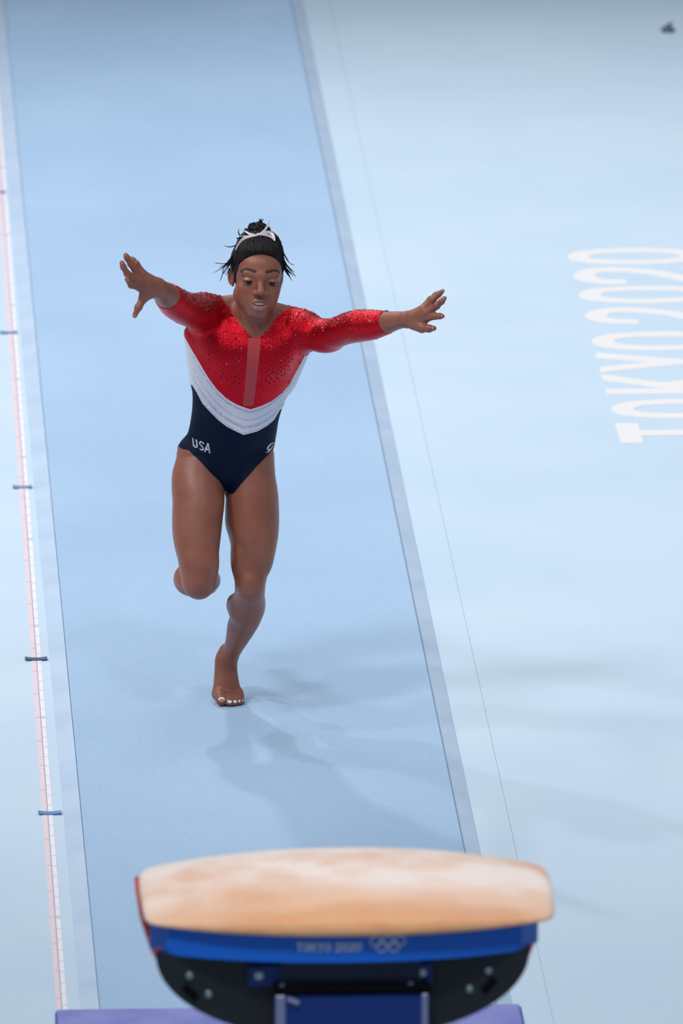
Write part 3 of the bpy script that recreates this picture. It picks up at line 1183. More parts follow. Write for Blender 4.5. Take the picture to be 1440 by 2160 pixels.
body.el(W(427, 660, -0.085), (0.046, 0.055, 0.050), k=0.03)
body.el(W(641, 697, -0.080), (0.050, 0.055, 0.050), k=0.03)
RA = [(W(432, 661, -0.06), 0.047), (W(412, 656, -0.14), 0.047), (W(396, 653, -0.20), 0.0440), (W(380, 646, -0.265), 0.0425), (W(366, 637, -0.315), 0.0410),
      (W(352, 624, -0.37), 0.0345), (W(340, 614, -0.41), 0.0290), (W(329, 606, -0.445), 0.0255)]
body.loft([(p, r, r) for p, r in RA], RA[-1][0] - RA[0][0], (1, 0, 0), k=0.02)
LA = [(W(642, 699, -0.070), 0.048), (W(670, 705, -0.11), 0.0435), (W(700, 704, -0.155), 0.0400), (W(735, 692, -0.21), 0.0415), (W(760, 687, -0.25), 0.0425),
      (W(788, 685, -0.29), 0.0385), (W(818, 680, -0.33), 0.0300), (W(845, 675, -0.37), 0.0235), (W(862, 674, -0.395), 0.0215)]
body.loft([(p, r, r) for p, r in LA], LA[-1][0] - LA[0][0], (0, 0, 1), k=0.02)
body.el(W(690, 722, -0.13), (0.045, 0.03, 0.025), k=0.02)

# ---- hands
finger_tips = []


def finger(pts, radii, k=0.0045, knuckle=True):
    radii = [radii[0]] + [r * 0.92 for r in radii[1:]]
    for (a, b), (r0, r1) in zip(zip(pts[:-1], pts[1:]), zip(radii[:-1], radii[1:])):
        body.rc(a, b, r0, r1, k=k)
    for p, r in zip(pts[1:-1], radii[1:-1]):
        body.el(p, (r * 1.01,) * 3, k=0.004)
    finger_tips.append((pts[-2], pts[-1], radii[-1]))


# right hand (image left)
body.rc(W(330, 606, -0.440), W(312, 600, -0.462), 0.0245, 0.020, k=0.012)
for x0, y0, x1, y1, d1, r0, r1 in ((322, 614, 296, 606, -0.476, 0.0165, 0.0125), (322, 607, 291, 594, -0.480, 0.0165, 0.0125),
                                   (322, 600, 294, 584, -0.475, 0.0165, 0.012), (324, 596, 302, 578, -0.464, 0.0155, 0.011)):
    body.rc(W(x0, y0, -0.455), W(x1, y1, d1), r0, r1, k=0.009)
finger([W(296, 606, -0.476), W(277, 601, -0.502), W(268, 589, -0.516)], [0.0112, 0.0098, 0.0075])
finger([W(291, 593, -0.482), W(268, 577, -0.503), W(260, 563, -0.512), W(257, 554, -0.515)], [0.0112, 0.0095, 0.0085, 0.0072])
finger([W(294, 583, -0.477), W(276, 557, -0.492), W(268, 544, -0.497), W(265, 538, -0.498)], [0.0108, 0.0092, 0.0082, 0.0070])
finger([W(302, 577, -0.466), W(288, 556, -0.462), W(281, 549, -0.458), W(277, 545, -0.456)], [0.0095, 0.0080, 0.0072, 0.0062])
body.el(W(308, 619, -0.466), (0.017, 0.016, 0.015), k=0.012)
finger([W(318, 615, -0.458), W(303, 628, -0.472), W(292, 648, -0.484), W(284, 666, -0.488)], [0.0165, 0.0125, 0.0098, 0.0072], k=0.008)
# left hand (image right)
body.rc(W(862, 674, -0.395), W(876, 672, -0.415), 0.0215, 0.020, k=0.012)
for x0, y0, x1, y1, d1, r0, r1 in ((872, 681, 897, 672, -0.435, 0.0160, 0.0125), (872, 675, 898, 663, -0.439, 0.0160, 0.0122),
                                   (871, 669, 895, 656, -0.434, 0.0155, 0.0115), (870, 666, 890, 652, -0.425, 0.0150, 0.0105)):
    body.rc(W(x0, y0, -0.412), W(x1, y1, d1), r0, r1, k=0.009)
finger([W(898, 671, -0.436), W(918, 667, -0.462), W(927, 667, -0.472), W(933, 667, -0.478)], [0.0112, 0.0096, 0.0082, 0.0066])
finger([W(899, 662, -0.440), W(921, 645, -0.456), W(931, 636, -0.460), W(937, 629, -0.460)], [0.0112, 0.0096, 0.0084, 0.0070])
finger([W(895, 655, -0.435), W(913, 632, -0.440), W(925, 621, -0.438), W(933, 614, -0.435)], [0.0106, 0.0092, 0.0080, 0.0066])
finger([W(890, 651, -0.426), W(907, 631, -0.420), W(918, 622, -0.412), W(925, 617, -0.406)], [0.0095, 0.0080, 0.0070, 0.0060])
body.el(W(884, 686, -0.430), (0.018, 0.016, 0.015), k=0.012)
finger([W(874, 683, -0.415), W(890, 692, -0.440), W(904, 693, -0.458), W(915, 692.5, -0.468)], [0.0165, 0.0128, 0.0102, 0.0076], k=0.008)

# ---- head
hp, hy_, hr = math.radians(4.0), math.radians(5.0), math.radians(5.0)     # tilt up, turn to image right, roll clockwise
Rp = np.array([[1, 0, 0], [0, math.cos(-hp), -math.sin(-hp)], [0, math.sin(-hp), math.cos(-hp)]])
Ry = np.array([[math.cos(hy_), -math.sin(hy_), 0], [math.sin(hy_), math.cos(hy_), 0], [0, 0, 1]])
Rr = np.array([[math.cos(hr), 0, math.sin(hr)], [0, 1, 0], [-math.sin(hr), 0, math.cos(hr)]])
RH = Rr @ Ry @ Rp
HO = W(549, 596, -0.190) - RH @ np.array([0.0, -0.078, 0.0])


def H(x, y, z):
    return HO + RH @ np.array([x, y, z])


def hel(c, r, k=0.01, op='add', tilt=None):
    R = RH if tilt is None else RH @ tilt
    body.el(H(*c), r, R, k, op)


def hrc(a, b, r1, r2, k=0.008, op='add'):
    body.rc(H(*a), H(*b), r1, r2, k, op)


def rotx(a):
    a = math.radians(a)
    return np.array([[1, 0, 0], [0, math.cos(a), -math.sin(a)], [0, math.sin(a), math.cos(a)]])


def roty(a):
    a = math.radians(a)
    return np.array([[math.cos(a), 0, math.sin(a)], [0, 1, 0], [-math.sin(a), 0, math.cos(a)]])


def rotz(a):
    a = math.radians(a)
    return np.array([[math.cos(a), -math.sin(a), 0], [math.sin(a), math.cos(a), 0], [0, 0, 1]])


# neck
body.rc(W(533, 705, -0.055), H(0.002, 0.020, -0.055), 0.055, 0.044, k=0.02)
for s in (-1, 1):
    body.rc(W(537 + s * 8, 706, -0.115), H(s * 0.043, 0.012, -0.045), 0.010, 0.012, k=0.014)
    body.rc(W(537 + s * 9, 704, -0.116), W(537 + s * 75, 680 + (0 if s < 0 else 12), -0.085), 0.009, 0.010, k=0.016)   # collar bones
# skull and face mass
hel((0.001, 0.012, 0.036), (0.068, 0.088, 0.074), k=0.02)
hel((0.001, -0.022, -0.012), (0.0570, 0.060, 0.078), k=0.025)
for s in (-1, 1):
    hrc((s * 0.041, -0.004, -0.050), (s * 0.014, -0.058, -0.083), 0.015, 0.0150, k=0.022)
    hel((s * 0.0395, -0.051, -0.020), (0.019, 0.019, 0.016), k=0.018)            # cheekbone
    hel((s * 0.033, -0.054, -0.045), (0.020, 0.018, 0.024), k=0.02)             # cheek
    hrc((s * 0.008, -0.0795, 0.019), (s * 0.046, -0.066, 0.022), 0.0075, 0.007, k=0.014)   # brow
hel((0, -0.067, -0.083), (0.018, 0.014, 0.013), k=0.016)                         # chin
hel((0, -0.040, 0.040), (0.050, 0.036, 0.034), k=0.02)                           # forehead
# eye sockets
for s in (-1, 1):
    hel((s * 0.0325, -0.0885, 0.001), (0.0185, 0.0125, 0.0115), k=0.010, op='sub')
# nose
hrc((0, -0.0765, 0.012), (0, -0.0965, -0.020), 0.0068, 0.0095, k=0.010)
hel((0, -0.0990, -0.0235), (0.0105, 0.0095, 0.0085), k=0.006)
for s in (-1, 1):
    hel((s * 0.0135, -0.0895, -0.0265), (0.0085, 0.0105, 0.0072), k=0.005)
    hel((s * 0.0078, -0.0965, -0.0335), (0.0042, 0.0060, 0.0034), k=0.003, op='sub')
# muzzle and lips
hel((0, -0.0690, -0.056), (0.030, 0.0195, 0.024), k=0.016)
for s in (-1, 1):
    hrc((s * 0.0215, -0.0790, -0.0585), (s * 0.0045, -0.0895, -0.0500), 0.0032, 0.0046, k=0.005)
    hrc((s * 0.0215, -0.0790, -0.0590), (s * 0.0070, -0.0865, -0.0685), 0.0032, 0.0056, k=0.005)
hrc((-0.0050, -0.0890, -0.0500), (0.0050, -0.0890, -0.0500), 0.0044, 0.0044, k=0.004)
hrc((-0.0070, -0.0870, -0.0690), (0.0070, -0.0870, -0.0690), 0.0058, 0.0058, k=0.004)
hel((0, -0.0700, -0.0772), (0.016, 0.0125, 0.0045), k=0.008, op='sub') if False else None
hel((0, -0.0900, -0.0590), (0.0165, 0.026, 0.0050), k=0.003, op='sub')           # open mouth
# eyelids
def lid(s, upper):
    c = H(s * 0.0325, -0.0655, 0.000)
    rad = 0.0152
    # a ball cut along the lid margin
    n = RH @ (rotx(-14 if upper else 8) @ np.array([0, 0, -1.0 if upper else 1.0]))
    off = RH @ np.array([0, 0, -0.0014 if upper else -0.0058])
    e = c + off

    def fn(X, Y, Z):
        d = np.sqrt((X - c[0])**2 + (Y - c[1])**2 + (Z - c[2])**2) - rad
        p = (X - e[0]) * n[0] + (Y - e[1]) * n[1] + (Z - e[2]) * n[2]
        return smax(d, p, 0.0016)
    body.add(fn, c, 0.018, 0.0045)
for s in (-1, 1):
    lid(s, True); lid(s, False)
# ears
for s in (-1, 1):
    t = rotz(-s * 22) @ rotx(-8)
    hel((s * 0.0685, 0.014, -0.001), (0.0058, 0.0165, 0.0245), k=0.006, tilt=t)
    hel((s * 0.0750, 0.008, 0.001), (0.0050, 0.0095, 0.0145), k=0.004, op='sub', tilt=t)
    hel((s * 0.0650, 0.005, -0.0215), (0.0050, 0.0070, 0.0075), k=0.005)

# ---- mesh the whole body
def axis(segs):
    out = []
    for a, b, h in segs:
        n = max(1, int(round((b - a) / h)))
        out += [a + (b - a) * i / n for i in range(n)]
    out.append(segs[-1][1])
    return np.array(out)


hx, hy, hz = HO
YH = Y0
xs = axis([(W(235, 600, -0.5)[0], hx - 0.09, 0.0024), (hx - 0.09, hx + 0.09, 0.0016), (hx + 0.09, W(960, 600, -0.45)[0], 0.0024)])
ys = axis([(YH - 0.545, YH - 0.40, 0.0022), (YH - 0.40, YH - 0.235, 0.003), (YH - 0.235, YH - 0.15, 0.0014), (YH - 0.15, YH + 0.02, 0.0028), (YH + 0.02, YH + 0.34, 0.0035)])
zs = axis([(-0.012, 0.05, 0.002), (0.05, 0.98, 0.0034), (0.98, hz - 0.115, 0.0024), (hz - 0.115, hz + 0.055, 0.0014), (hz + 0.055, max(hz + 0.14, float(W(262, 530, -0.498)[2]) + 0.03), 0.0022)])
BV, BF = body.mesh(xs, ys, zs)
# keep the biggest connected piece only
BV = smooth_mesh(BV, BF, 1, 0.4)
BT = tris(BF)
BN = vnormals(BV, BT)

# ------------------------------------------------------------------ skin material
M['skin'] = mat('brown_skin', lin(144, 86, 70), 0.42, spec=0.45)
add_noise_col(M['skin'], lin(138, 82, 66), lin(153, 94, 77), 14, 4, 0.3, 0.7)
add_bump(M['skin'], 500, 0.06, 0.0006)
b_ = nodes(M['skin'])[2]
b_.inputs['Subsurface Weight'].default_value = 0.06
b_.inputs['Subsurface Radius'].default_value = (0.012, 0.005, 0.003)
b_.inputs['Subsurface Scale'].default_value = 0.5

person = empty('person', (float(TO[0]), float(Y0), 0.022))
tag(person, 'gymnast in red, white and navy leotard running barefoot with arms outstretched', 'person')
bm_o = link_mesh('body', np_mesh('body', BV, BF), M['skin'], person)

# ------------------------------------------------------------------ surface lookups on the finished body
from mathutils.bvhtree import BVHTree
bvh = BVHTree.FromPolygons(BV.tolist(), BT.tolist(), all_triangles=True)


def hit(px, py):
    d = Vector(ray(px, py)).normalized()
    r = bvh.ray_cast(Vector(CAM), d, 80)
    return None if r[0] is None else np.array(r[0])


def hits(pts, dy=-0.06):
    out = []
    for p in pts:
        h = hit(*p)
        out.append(W(p[0], p[1], dy) if h is None else h)
    return np.array(out)


def front(x, z, tree=None):
    r = (tree or bvh).ray_cast(Vector((x, Y0 - 1.2, z)), Vector((0, 1, 0)), 3)
    return (None, None) if r[0] is None else (np.array(r[0]), np.array(r[1]))


def curve_fn(pts, dy, ext=False):
    h = hits(pts, dy)
    o = np.argsort(h[:, 0])
    X, Z = h[o, 0], h[o, 2]
    if ext:                                       # carry the seam on past the silhouette
        sl, sr = (Z[1] - Z[0]) / (X[1] - X[0]), (Z[-1] - Z[-2]) / (X[-1] - X[-2])
        X = np.concatenate([[X[0] - 0.03], X, [X[-1] + 0.03]])
        Z = np.concatenate([[Z[0] - sl * 0.03], Z, [Z[-1] + sr * 0.03]])
    return lambda x: np.interp(x, X, Z)


def poly_sd(x, z, P):
    """signed distance to a polygon, positive inside"""
    P = np.asarray(P)
    d = np.full(x.shape, 1e9)
    ins = np.zeros(x.shape, bool)
    n = len(P)
    for i in range(n):
        a, b = P[i], P[(i + 1) % n]
        e = b - a
        t = np.clip(((x - a[0]) * e[0] + (z - a[1]) * e[1]) / (e @ e), 0, 1)
        dx, dz = x - a[0] - t * e[0], z - a[1] - t * e[1]
        d = np.minimum(d, np.sqrt(dx * dx + dz * dz))
        c = ((a[1] > z) != (b[1] > z)) & (x < (b[0] - a[0]) * (z - a[1]) / (b[1] - a[1] + 1e-20) + a[0])
        ins ^= c
    return np.where(ins, d, -d)


def line_dist(x, z, P):
    d = np.full(x.shape, 1e9)
    tt = np.zeros(x.shape)
    L = len(P) - 1
    for i in range(L):
        a, b = np.asarray(P[i]), np.asarray(P[i + 1])
        e = b - a
        t = np.clip(((x - a[0]) * e[0] + (z - a[1]) * e[1]) / (e @ e), 0, 1)
        q = np.hypot(x - a[0] - t * e[0], z - a[1] - t * e[1])
        w = q < d
        d = np.where(w, q, d)
        tt = np.where(w, (i + t) / L, tt)
    return d, tt


# ------------------------------------------------------------------ leotard
neck_px = [(461, 440), (461, 622), (473, 637), (481, 648), (488, 658), (497, 672), (505, 684), (514, 694), (522, 702), (531, 711), (546, 712), (556, 706),
           (565, 696), (573, 685), (584, 670), (594, 657), (606, 648), (628, 640), (640, 440)]
nk = hits(neck_px, -0.06)
neck_poly = np.stack([nk[:, 0], nk[:, 2]], 1)
neck_poly[0] = W(461, 440, -0.06)[[0, 2]]; neck_poly[1] = W(461, 622, -0.06)[[0, 2]]
neck_poly[-1] = W(640, 440, -0.06)[[0, 2]]; neck_poly[-2] = W(628, 642, -0.06)[[0, 2]]; neck_poly[-3] = W(606, 650, -0.06)[[0, 2]]
leg_fn = curve_fn([(366, 934), (378, 942), (398, 949), (424, 975), (445, 998), (462, 1014), (469, 1025), (475, 1034), (481, 1040), (487, 1042), (493, 1040), (499, 1033), (507, 1022), (522, 1005), (541, 983), (558, 966), (573, 949), (582, 938)], 0.0)
top_fn = curve_fn([(408, 742), (422, 766), (441, 798), (458, 821), (479, 841), (500, 853), (528, 863), (552, 855), (573, 845), (594, 828), (609, 811), (618, 794)], -0.04, True)
bot_fn = curve_fn([(407, 813), (415, 826), (428, 851), (445, 870), (462, 887), (479, 900), (513, 917), (543, 909), (562, 898), (577, 885), (589, 864)], -0.03)
pn = hits([(523, 712), (550.5, 712), (534.5, 856), (512, 856)])
panel_poly = pn[:, [0, 2]]
cr, crd = W(353, 624.5, -0.366), nrm(RA[6][0] - RA[4][0])
cl, cld = W(816, 680, -0.328), nrm(LA[7][0] - LA[5][0])


def leo_g(V):
    x, y, z = V[:, 0], V[:, 1], V[:, 2]
    g = -poly_sd(x, z, neck_poly)
    back = np.clip((y - Y0 - 0.01) / 0.06, 0, 1)
    zl = leg_fn(x)
    g = np.minimum(g, z - (zl - 0.055 * back * np.clip((zl - leg_fn(W(487, 1042, 0)[0])) / 0.03, 0, 1)))
    rc_ = -((V - cr) @ crd)
    g = np.where((y < Y0 - 0.25) & (x < hx), np.minimum(g, rc_), g)
    lc_ = -((V - cl) @ cld)
    g = np.where((x > cl[0] - 0.12), np.minimum(g, lc_), g)
    return g


bvn = np.concatenate([BV, BN], 1)
LV, LT_ = clip(bvn, BT, leo_g(BV))


def piece(name, V, T, g, off, m, parent):
    v, t = clip(V, T, g)
    n = v[:, 3:6] / (np.linalg.norm(v[:, 3:6], axis=1)[:, None] + 1e-12)
    v2, t2 = shell(v[:, :3], t, n, off)
    return link_mesh(name, np_mesh(name, v2, t2), m, parent)


M['red_foil'] = mat('red_foil_lycra', lin(205, 6, 32), 0.30, 0.78, spec=0.5)
add_bump(M['red_foil'], 750, 0.5, 0.0009, kind='vor')
add_bump(M['red_foil'], 26, 0.30, 0.004, detail=2, stretch=(2.2, 1, 0.45))
M['white_lycra'] = mat('white_lycra', lin(222, 218, 232), 0.45)
M['navy_lycra'] = mat('navy_lycra', lin(0, 16, 44), 0.6, spec=0.15)
add_bump(M['navy_lycra'], 22, 0.12, 0.004, detail=2)
M['sheer'] = mat('sheer_red_mesh', lin(186, 58, 64), 0.65)
M['crystal'] = mat('crystal', lin(232, 230, 245), 0.12, 0.85)
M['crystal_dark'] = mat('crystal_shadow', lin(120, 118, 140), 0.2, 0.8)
M['red_gem'] = mat('dark_red_gem', lin(120, 0, 18), 0.2, 0.5)
M['red_spark'] = mat('red_crystal', lin(255, 70, 80), 0.12, 0.9)

x, y, z = LV[:, 0], LV[:, 1], LV[:, 2]
gt = z - top_fn(x)
gb = z - bot_fn(x)
gp = np.where(y < Y0 - 0.04, poly_sd(x, z, panel_poly), -0.05)
leo = piece('leotard', LV, LT_, -gb, 0.0016, M['navy_lycra'], person)
leo['label'] = 'navy lower part of the leotard'
band = piece('chevron_band', LV, LT_, np.minimum(gb, -gt), 0.0020, M['white_lycra'], leo)
band['label'] = 'white chevron band across the waist'
redp = piece('red_bodice', LV, LT_, np.minimum(gt, -gp), 0.0016, M['red_foil'], leo)
redp['label'] = 'shiny red bodice and sleeves'
shp = piece('sheer_panel', LV, LT_, np.minimum(gt, gp), 0.0012, M['sheer'], leo)
shp['label'] = 'dull red sheer strip down the chest'


def gems(name, P, Nn, r, m, parent, h=0.55, sides=6):
    P = np.asarray(P); Nn = np.asarray(Nn); r = np.ones(len(P)) * r
    a = np.cross(Nn, np.array([0.31, 0.17, 0.93])); a /= np.linalg.norm(a, axis=1)[:, None]
    b = np.cross(Nn, a)
    V, F = [], []
    n = len(P)
    for k in range(sides):
        t = 2 * math.pi * k / sides
        V.append(P + (a * math.cos(t) + b * math.sin(t)) * r[:, None])
    for k in range(sides):
        t = 2 * math.pi * (k + 0.5) / sides
        V.append(P + (a * math.cos(t) + b * math.sin(t)) * r[:, None] * 0.6 + Nn * (r * h)[:, None])
    V = np.stack(V, 1).reshape(-1, 3)
    base = np.arange(n)[:, None] * 2 * sides
    T = []
    for k in range(sides):
        j = (k + 1) % sides
        T += [[k, j, sides + k], [j, sides + j, sides + k]]
    for k in range(1, sides - 1):
        T.append([sides, sides + k, sides + k + 1])
    T = (base[:, :, None] + np.array(T)[None]).reshape(-1, 3)
    o = link_mesh(name, np_mesh(name, V, T), m, parent, smooth=False)
    o['kind'] = 'stuff'
    return o


def lay(xz, lift=0.0022):
    P, Nn = [], []
    for a, b in xz:
        p, n = front(a, b)
        if p is not None and n[1] < 0.1:
            P.append(p + n * lift); Nn.append(n)
    return P, Nn


bx0, bx1 = W(407, 800, -0.04)[0], W(616, 800, -0.04)[0]
pts_b, pts_d = [], []
xx = np.arange(bx0 + 0.001, bx1, 0.0030)
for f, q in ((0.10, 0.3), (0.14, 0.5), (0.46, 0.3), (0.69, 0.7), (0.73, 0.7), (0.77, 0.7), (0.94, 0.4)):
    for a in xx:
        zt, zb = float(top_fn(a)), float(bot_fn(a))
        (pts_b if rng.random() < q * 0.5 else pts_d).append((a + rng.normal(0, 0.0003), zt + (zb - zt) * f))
P, Nn = lay(pts_b); gems('rhinestones', P, Nn, 0.0012, M['crystal'], band)
P, Nn = lay(pts_d); gems('rhinestones', P, Nn, 0.0010, M['crystal_dark'], band)
# dark jewels in curved rows over the chest
pts = []
for px in range(432, 660, 8):
    for k in range(16):
        py = 690 + k * 9.5 + (px % 16) * 0.55 + 0.0012 * (px - 530) ** 2 * -0.4
        if abs(px - 533 + (py - 712) * 0.09) < 20: continue
        if py > 815 - 0.0016 * (px - 530) ** 2 * 2.5 or py < 700 - 0.25 * abs(px - 533) + 25: continue
        if abs(px - 533) > 75 and rng.random() < 0.5: continue
        h = hit(px + rng.normal(0, 1), py + rng.normal(0, 1))
        if h is not None: pts.append((h[0], h[2]))
P, Nn = lay(pts); gems('jewels', P, Nn, 0.0023, M['red_gem'], redp)
# sparkling crystals over the bodice and the sleeves
Vr = np.array([v.co[:] for v in redp.data.vertices])
me_n = np.zeros(len(redp.data.vertices) * 3); redp.data.vertices.foreach_get('normal', me_n); me_n = me_n.reshape(-1, 3)
up = np.clip(me_n[:, 2] * 1.6 + 0.15, 0.02, 1) * (me_n[:, 1] < 0.5)
arm = (np.abs(Vr[:, 0] - hx) > 0.10)
wgt = np.where(arm, up ** 1.5 + 0.03, 0.16 + up * 0.4) * (me_n[:, 1] < 0.4)
idx = rng.choice(len(Vr), 1500, replace=False, p=wgt / wgt.sum())
nn = me_n[idx] + rng.normal(0, 0.18, (len(idx), 3)); nn /= np.linalg.norm(nn, axis=1)[:, None]
h3 = len(idx) // 5
gems('crystals', Vr[idx[:h3]] + me_n[idx[:h3]] * 0.0004, nn[:h3], rng.uniform(0.0008, 0.0013, h3), M['crystal'], redp)
gems('crystals', Vr[idx[h3:3 * h3]] + me_n[idx[h3:3 * h3]] * 0.0004, nn[h3:3 * h3], 0.0015, M['red_spark'], redp)
gems('crystals', Vr[idx[3 * h3:]] + me_n[idx[3 * h3:]] * 0.0004, nn[3 * h3:], 0.0019, M['red_gem'], redp)


# letters on the hip
def glyph_gems(ch, pt, step):
    out = []
    for Lf, Rt in glyph(ch):
        n = len(Lf)
        for i in range(n - 1):
            L = np.linalg.norm((Lf[i + 1] + Rt[i + 1]) / 2 - (Lf[i] + Rt[i]) / 2)
            for j in range(max(1, int(L / step))):
                f = j / max(1, int(L / step))
                for q in (0.25, 0.75):
                    l = Lf[i] + (Lf[i + 1] - Lf[i]) * f; r = Rt[i] + (Rt[i + 1] - Rt[i]) * f
                    out.append(pt(*(l + (r - l) * q)))
    return out


# U S A : corners in the photograph, slightly slanting down to the right
gl = []
for ch, (ox, oy), (ux, uy), (vx, vy) in (('U', (407.5, 943.5), (10.5, 3.2), (-1.8, -19.5)), ('S', (419.0, 949), (11.5, 3.4), (1.0, -20.0)), ('A', (431.0, 952.5), (13.0, 3.5), (1.5, -20.0))):
    pt = lambda u, v, ox=ox, oy=oy, ux=ux, uy=uy, vx=vx, vy=vy: (ox + ux * u / GW + vx * v, oy + uy * u / GW + vy * v)
    for px, py in glyph_gems(ch, pt, 0.075):
        h = hit(px, py)
        if h is not None: gl.append((h[0], h[2]))
P, Nn = lay(gl, 0.0017); gems('usa_rhinestone_letters', P, Nn, 0.00115, M['crystal'], leo)


def surf_tube(pts, r, name, m, parent, lift):
    out = []
    for p in pts:
        d = Vector(ray(*p)).normalized()
        q = bvh.ray_cast(Vector(CAM), d, 80)
        if q[0] is not None: out.append(np.array(q[0]) + np.array(q[1]) * lift)
    if len(out) > 1:
        mb = MB(); mb.tube(out, r if np.isscalar(r) else r[:len(out)], 8)
        return mb.build(name, m, parent, True)


M['white_print2'] = mat('white_logo_print', lin(225, 225, 238), 0.5)
surf_tube([(577, 934), (573, 934.5), (569, 937), (565, 941.5), (562.8, 945.5), (563.5, 948.5), (566.5, 949), (570, 946.5), (573, 942), (574.5, 938)], [0.001, 0.0017, 0.0022, 0.0024, 0.0024, 0.0022, 0.002, 0.0018, 0.0016, 0.001], 'hip_logo', M['white_print2'], leo, 0.0012)
surf_tube([(559.5, 954.5), (563, 954), (567, 951.5), (572, 946)], [0.0006, 0.0013, 0.0013, 0.0006], 'hip_logo', M['white_print2'], leo, 0.0012)

# ------------------------------------------------------------------ face details
HQ = (BV - HO) @ RH                   # body vertices in head coordinates
hsel = (np.abs(HQ[:, 0]) < 0.09) & (HQ[:, 1] < 0.02) & (HQ[:, 2] > -0.11) & (HQ[:, 2] < 0.13)
hT = BT[hsel[BT].all(1)]
used, inv = np.unique(hT, return_inverse=True)
hT = inv.reshape(hT.shape).astype(np.int32)
hV = np.concatenate([BV[used], BN[used], HQ[used]], 1)


def face_patch(name, g, off, m):
    v, t = clip(hV, hT, g)
    if len(t) == 0: return None
    n = v[:, 3:6] / (np.linalg.norm(v[:, 3:6], axis=1)[:, None] + 1e-12)
    v2, t2 = shell(v[:, :3], t, n, off, -0.0006)
    return link_mesh(name, np_mesh(name, v2, t2), m, bm_o)


M['brow'] = mat('eyebrow', lin(66, 38, 33), 0.7)
M['lip'] = mat('lips', lin(168, 108, 96), 0.35)
M['lip_up'] = mat('upper_lip', lin(132, 78, 68), 0.4)
M['mouth'] = mat('mouth_inside', lin(40, 14, 16), 0.6)
M['shadow_gold'] = mat('eye_shadow_gold', lin(166, 104, 80), 0.36, 0.1)
M['lash'] = mat('eyelashes', lin(18, 12, 14), 0.6)
M['tooth'] = mat('teeth', lin(250, 247, 247), 0.3)
M['eye_white'] = mat('eye_white', lin(136, 122, 124), 0.2)
M['iris'] = mat('dark_iris', lin(26, 18, 18), 0.15)
fx, fy, fz = hV[:, 6], hV[:, 7], hV[:, 8]


def loc(pts):
    h = hits(pts, -0.18)
    q = (h - HO) @ RH
    return q[:, [0, 2]]


for pts in ([(507.5, 573.5), (512, 569.8), (518, 567.5), (527, 568.7), (537.5, 572.5)], [(589.5, 575.5), (585, 571.8), (579, 570.3), (571, 571.5), (562.5, 573.5)]):
    d, t = line_dist(fx, fz, loc(pts))
    th = 0.0011 + 0.0030 * np.sqrt(np.clip(t, 0, 1)) 
    face_patch('eyebrow', np.where(fy < -0.03, th - d, -0.01), 0.0006, M['brow'])
for s in (-1, 1):
    e = 1 - ((fx - s * 0.0322) / 0.0150) ** 2 - ((fz - 0.0060) / 0.0068) ** 2
    face_patch('eye_shadow', np.where(fy < -0.03, e * 0.004, -0.01), 0.0003, M['shadow_gold'])
# lips
ax_ = np.abs(fx)
lo_out = -0.0600 - 0.0165 * np.clip(1 - (ax_ / 0.0225) ** 2, 0, 1) ** 0.6
up_out = -0.0580 + np.interp(ax_, [0, 0.004, 0.010, 0.0225], [0.0098, 0.0115, 0.0085, 0.0])
g = np.minimum(np.minimum(fz - lo_out, -0.0600 - fz), np.minimum(0.0222 - ax_, -0.0765 - fy))
face_patch('lower_lip', g, 0.0003, M['lip'])
g = np.minimum(np.minimum(up_out - fz, fz + 0.0592), np.minimum(0.0222 - ax_, -0.0765 - fy))
face_patch('upper_lip', g, 0.0003, M['lip_up'])
g = np.minimum(fy + 0.0785, np.minimum(0.018 - ax_, 0.0058 - np.abs(fz + 0.059)))
g = np.where(fy < -0.055, g, -0.01)
face_patch('mouth_inside', g, 0.0002, M['mouth'])
# teeth: an upper row of rounded blocks set in an arch
mb = MB()
for i in range(-3, 3):
    w = 0.0072 if i in (-1, 0) else 0.0058
    xc = (i + 0.5) * 0.0058 + (0.0007 if i >= 0 else -0.0007)
    yc = -0.0850 + 11.0 * xc * xc
    V0 = len(mb.V)
    mb.box((xc - w / 2 + 0.0002, yc, -0.0622 + (0.0008 if i not in (-1, 0) else 0)), (xc + w / 2 - 0.0002, yc + 0.005, -0.0500), 0.0012)
    for k in range(V0, len(mb.V)):
        mb.V[k] = tuple(H(*mb.V[k]))
mb.build('teeth', M['tooth'], bm_o, True)


def ball(c, r, R=np.eye(3), nu=20, nv=12):
    V, F = [], []
    r = np.asarray(r) * np.ones(3)
    for i in range(nv + 1):
        a = math.pi * i / nv
        for j in range(nu):
            b = 2 * math.pi * j / nu
            V.append(np.asarray(c) + R @ (r * np.array([math.sin(a) * math.cos(b), math.sin(a) * math.sin(b), math.cos(a)])))
    for i in range(nv):
        for j in range(nu):
            k = (j + 1) % nu
            F.append((i * nu + j, i * nu + nu + j, i * nu + nu + k, i * nu + k))
    return V, F


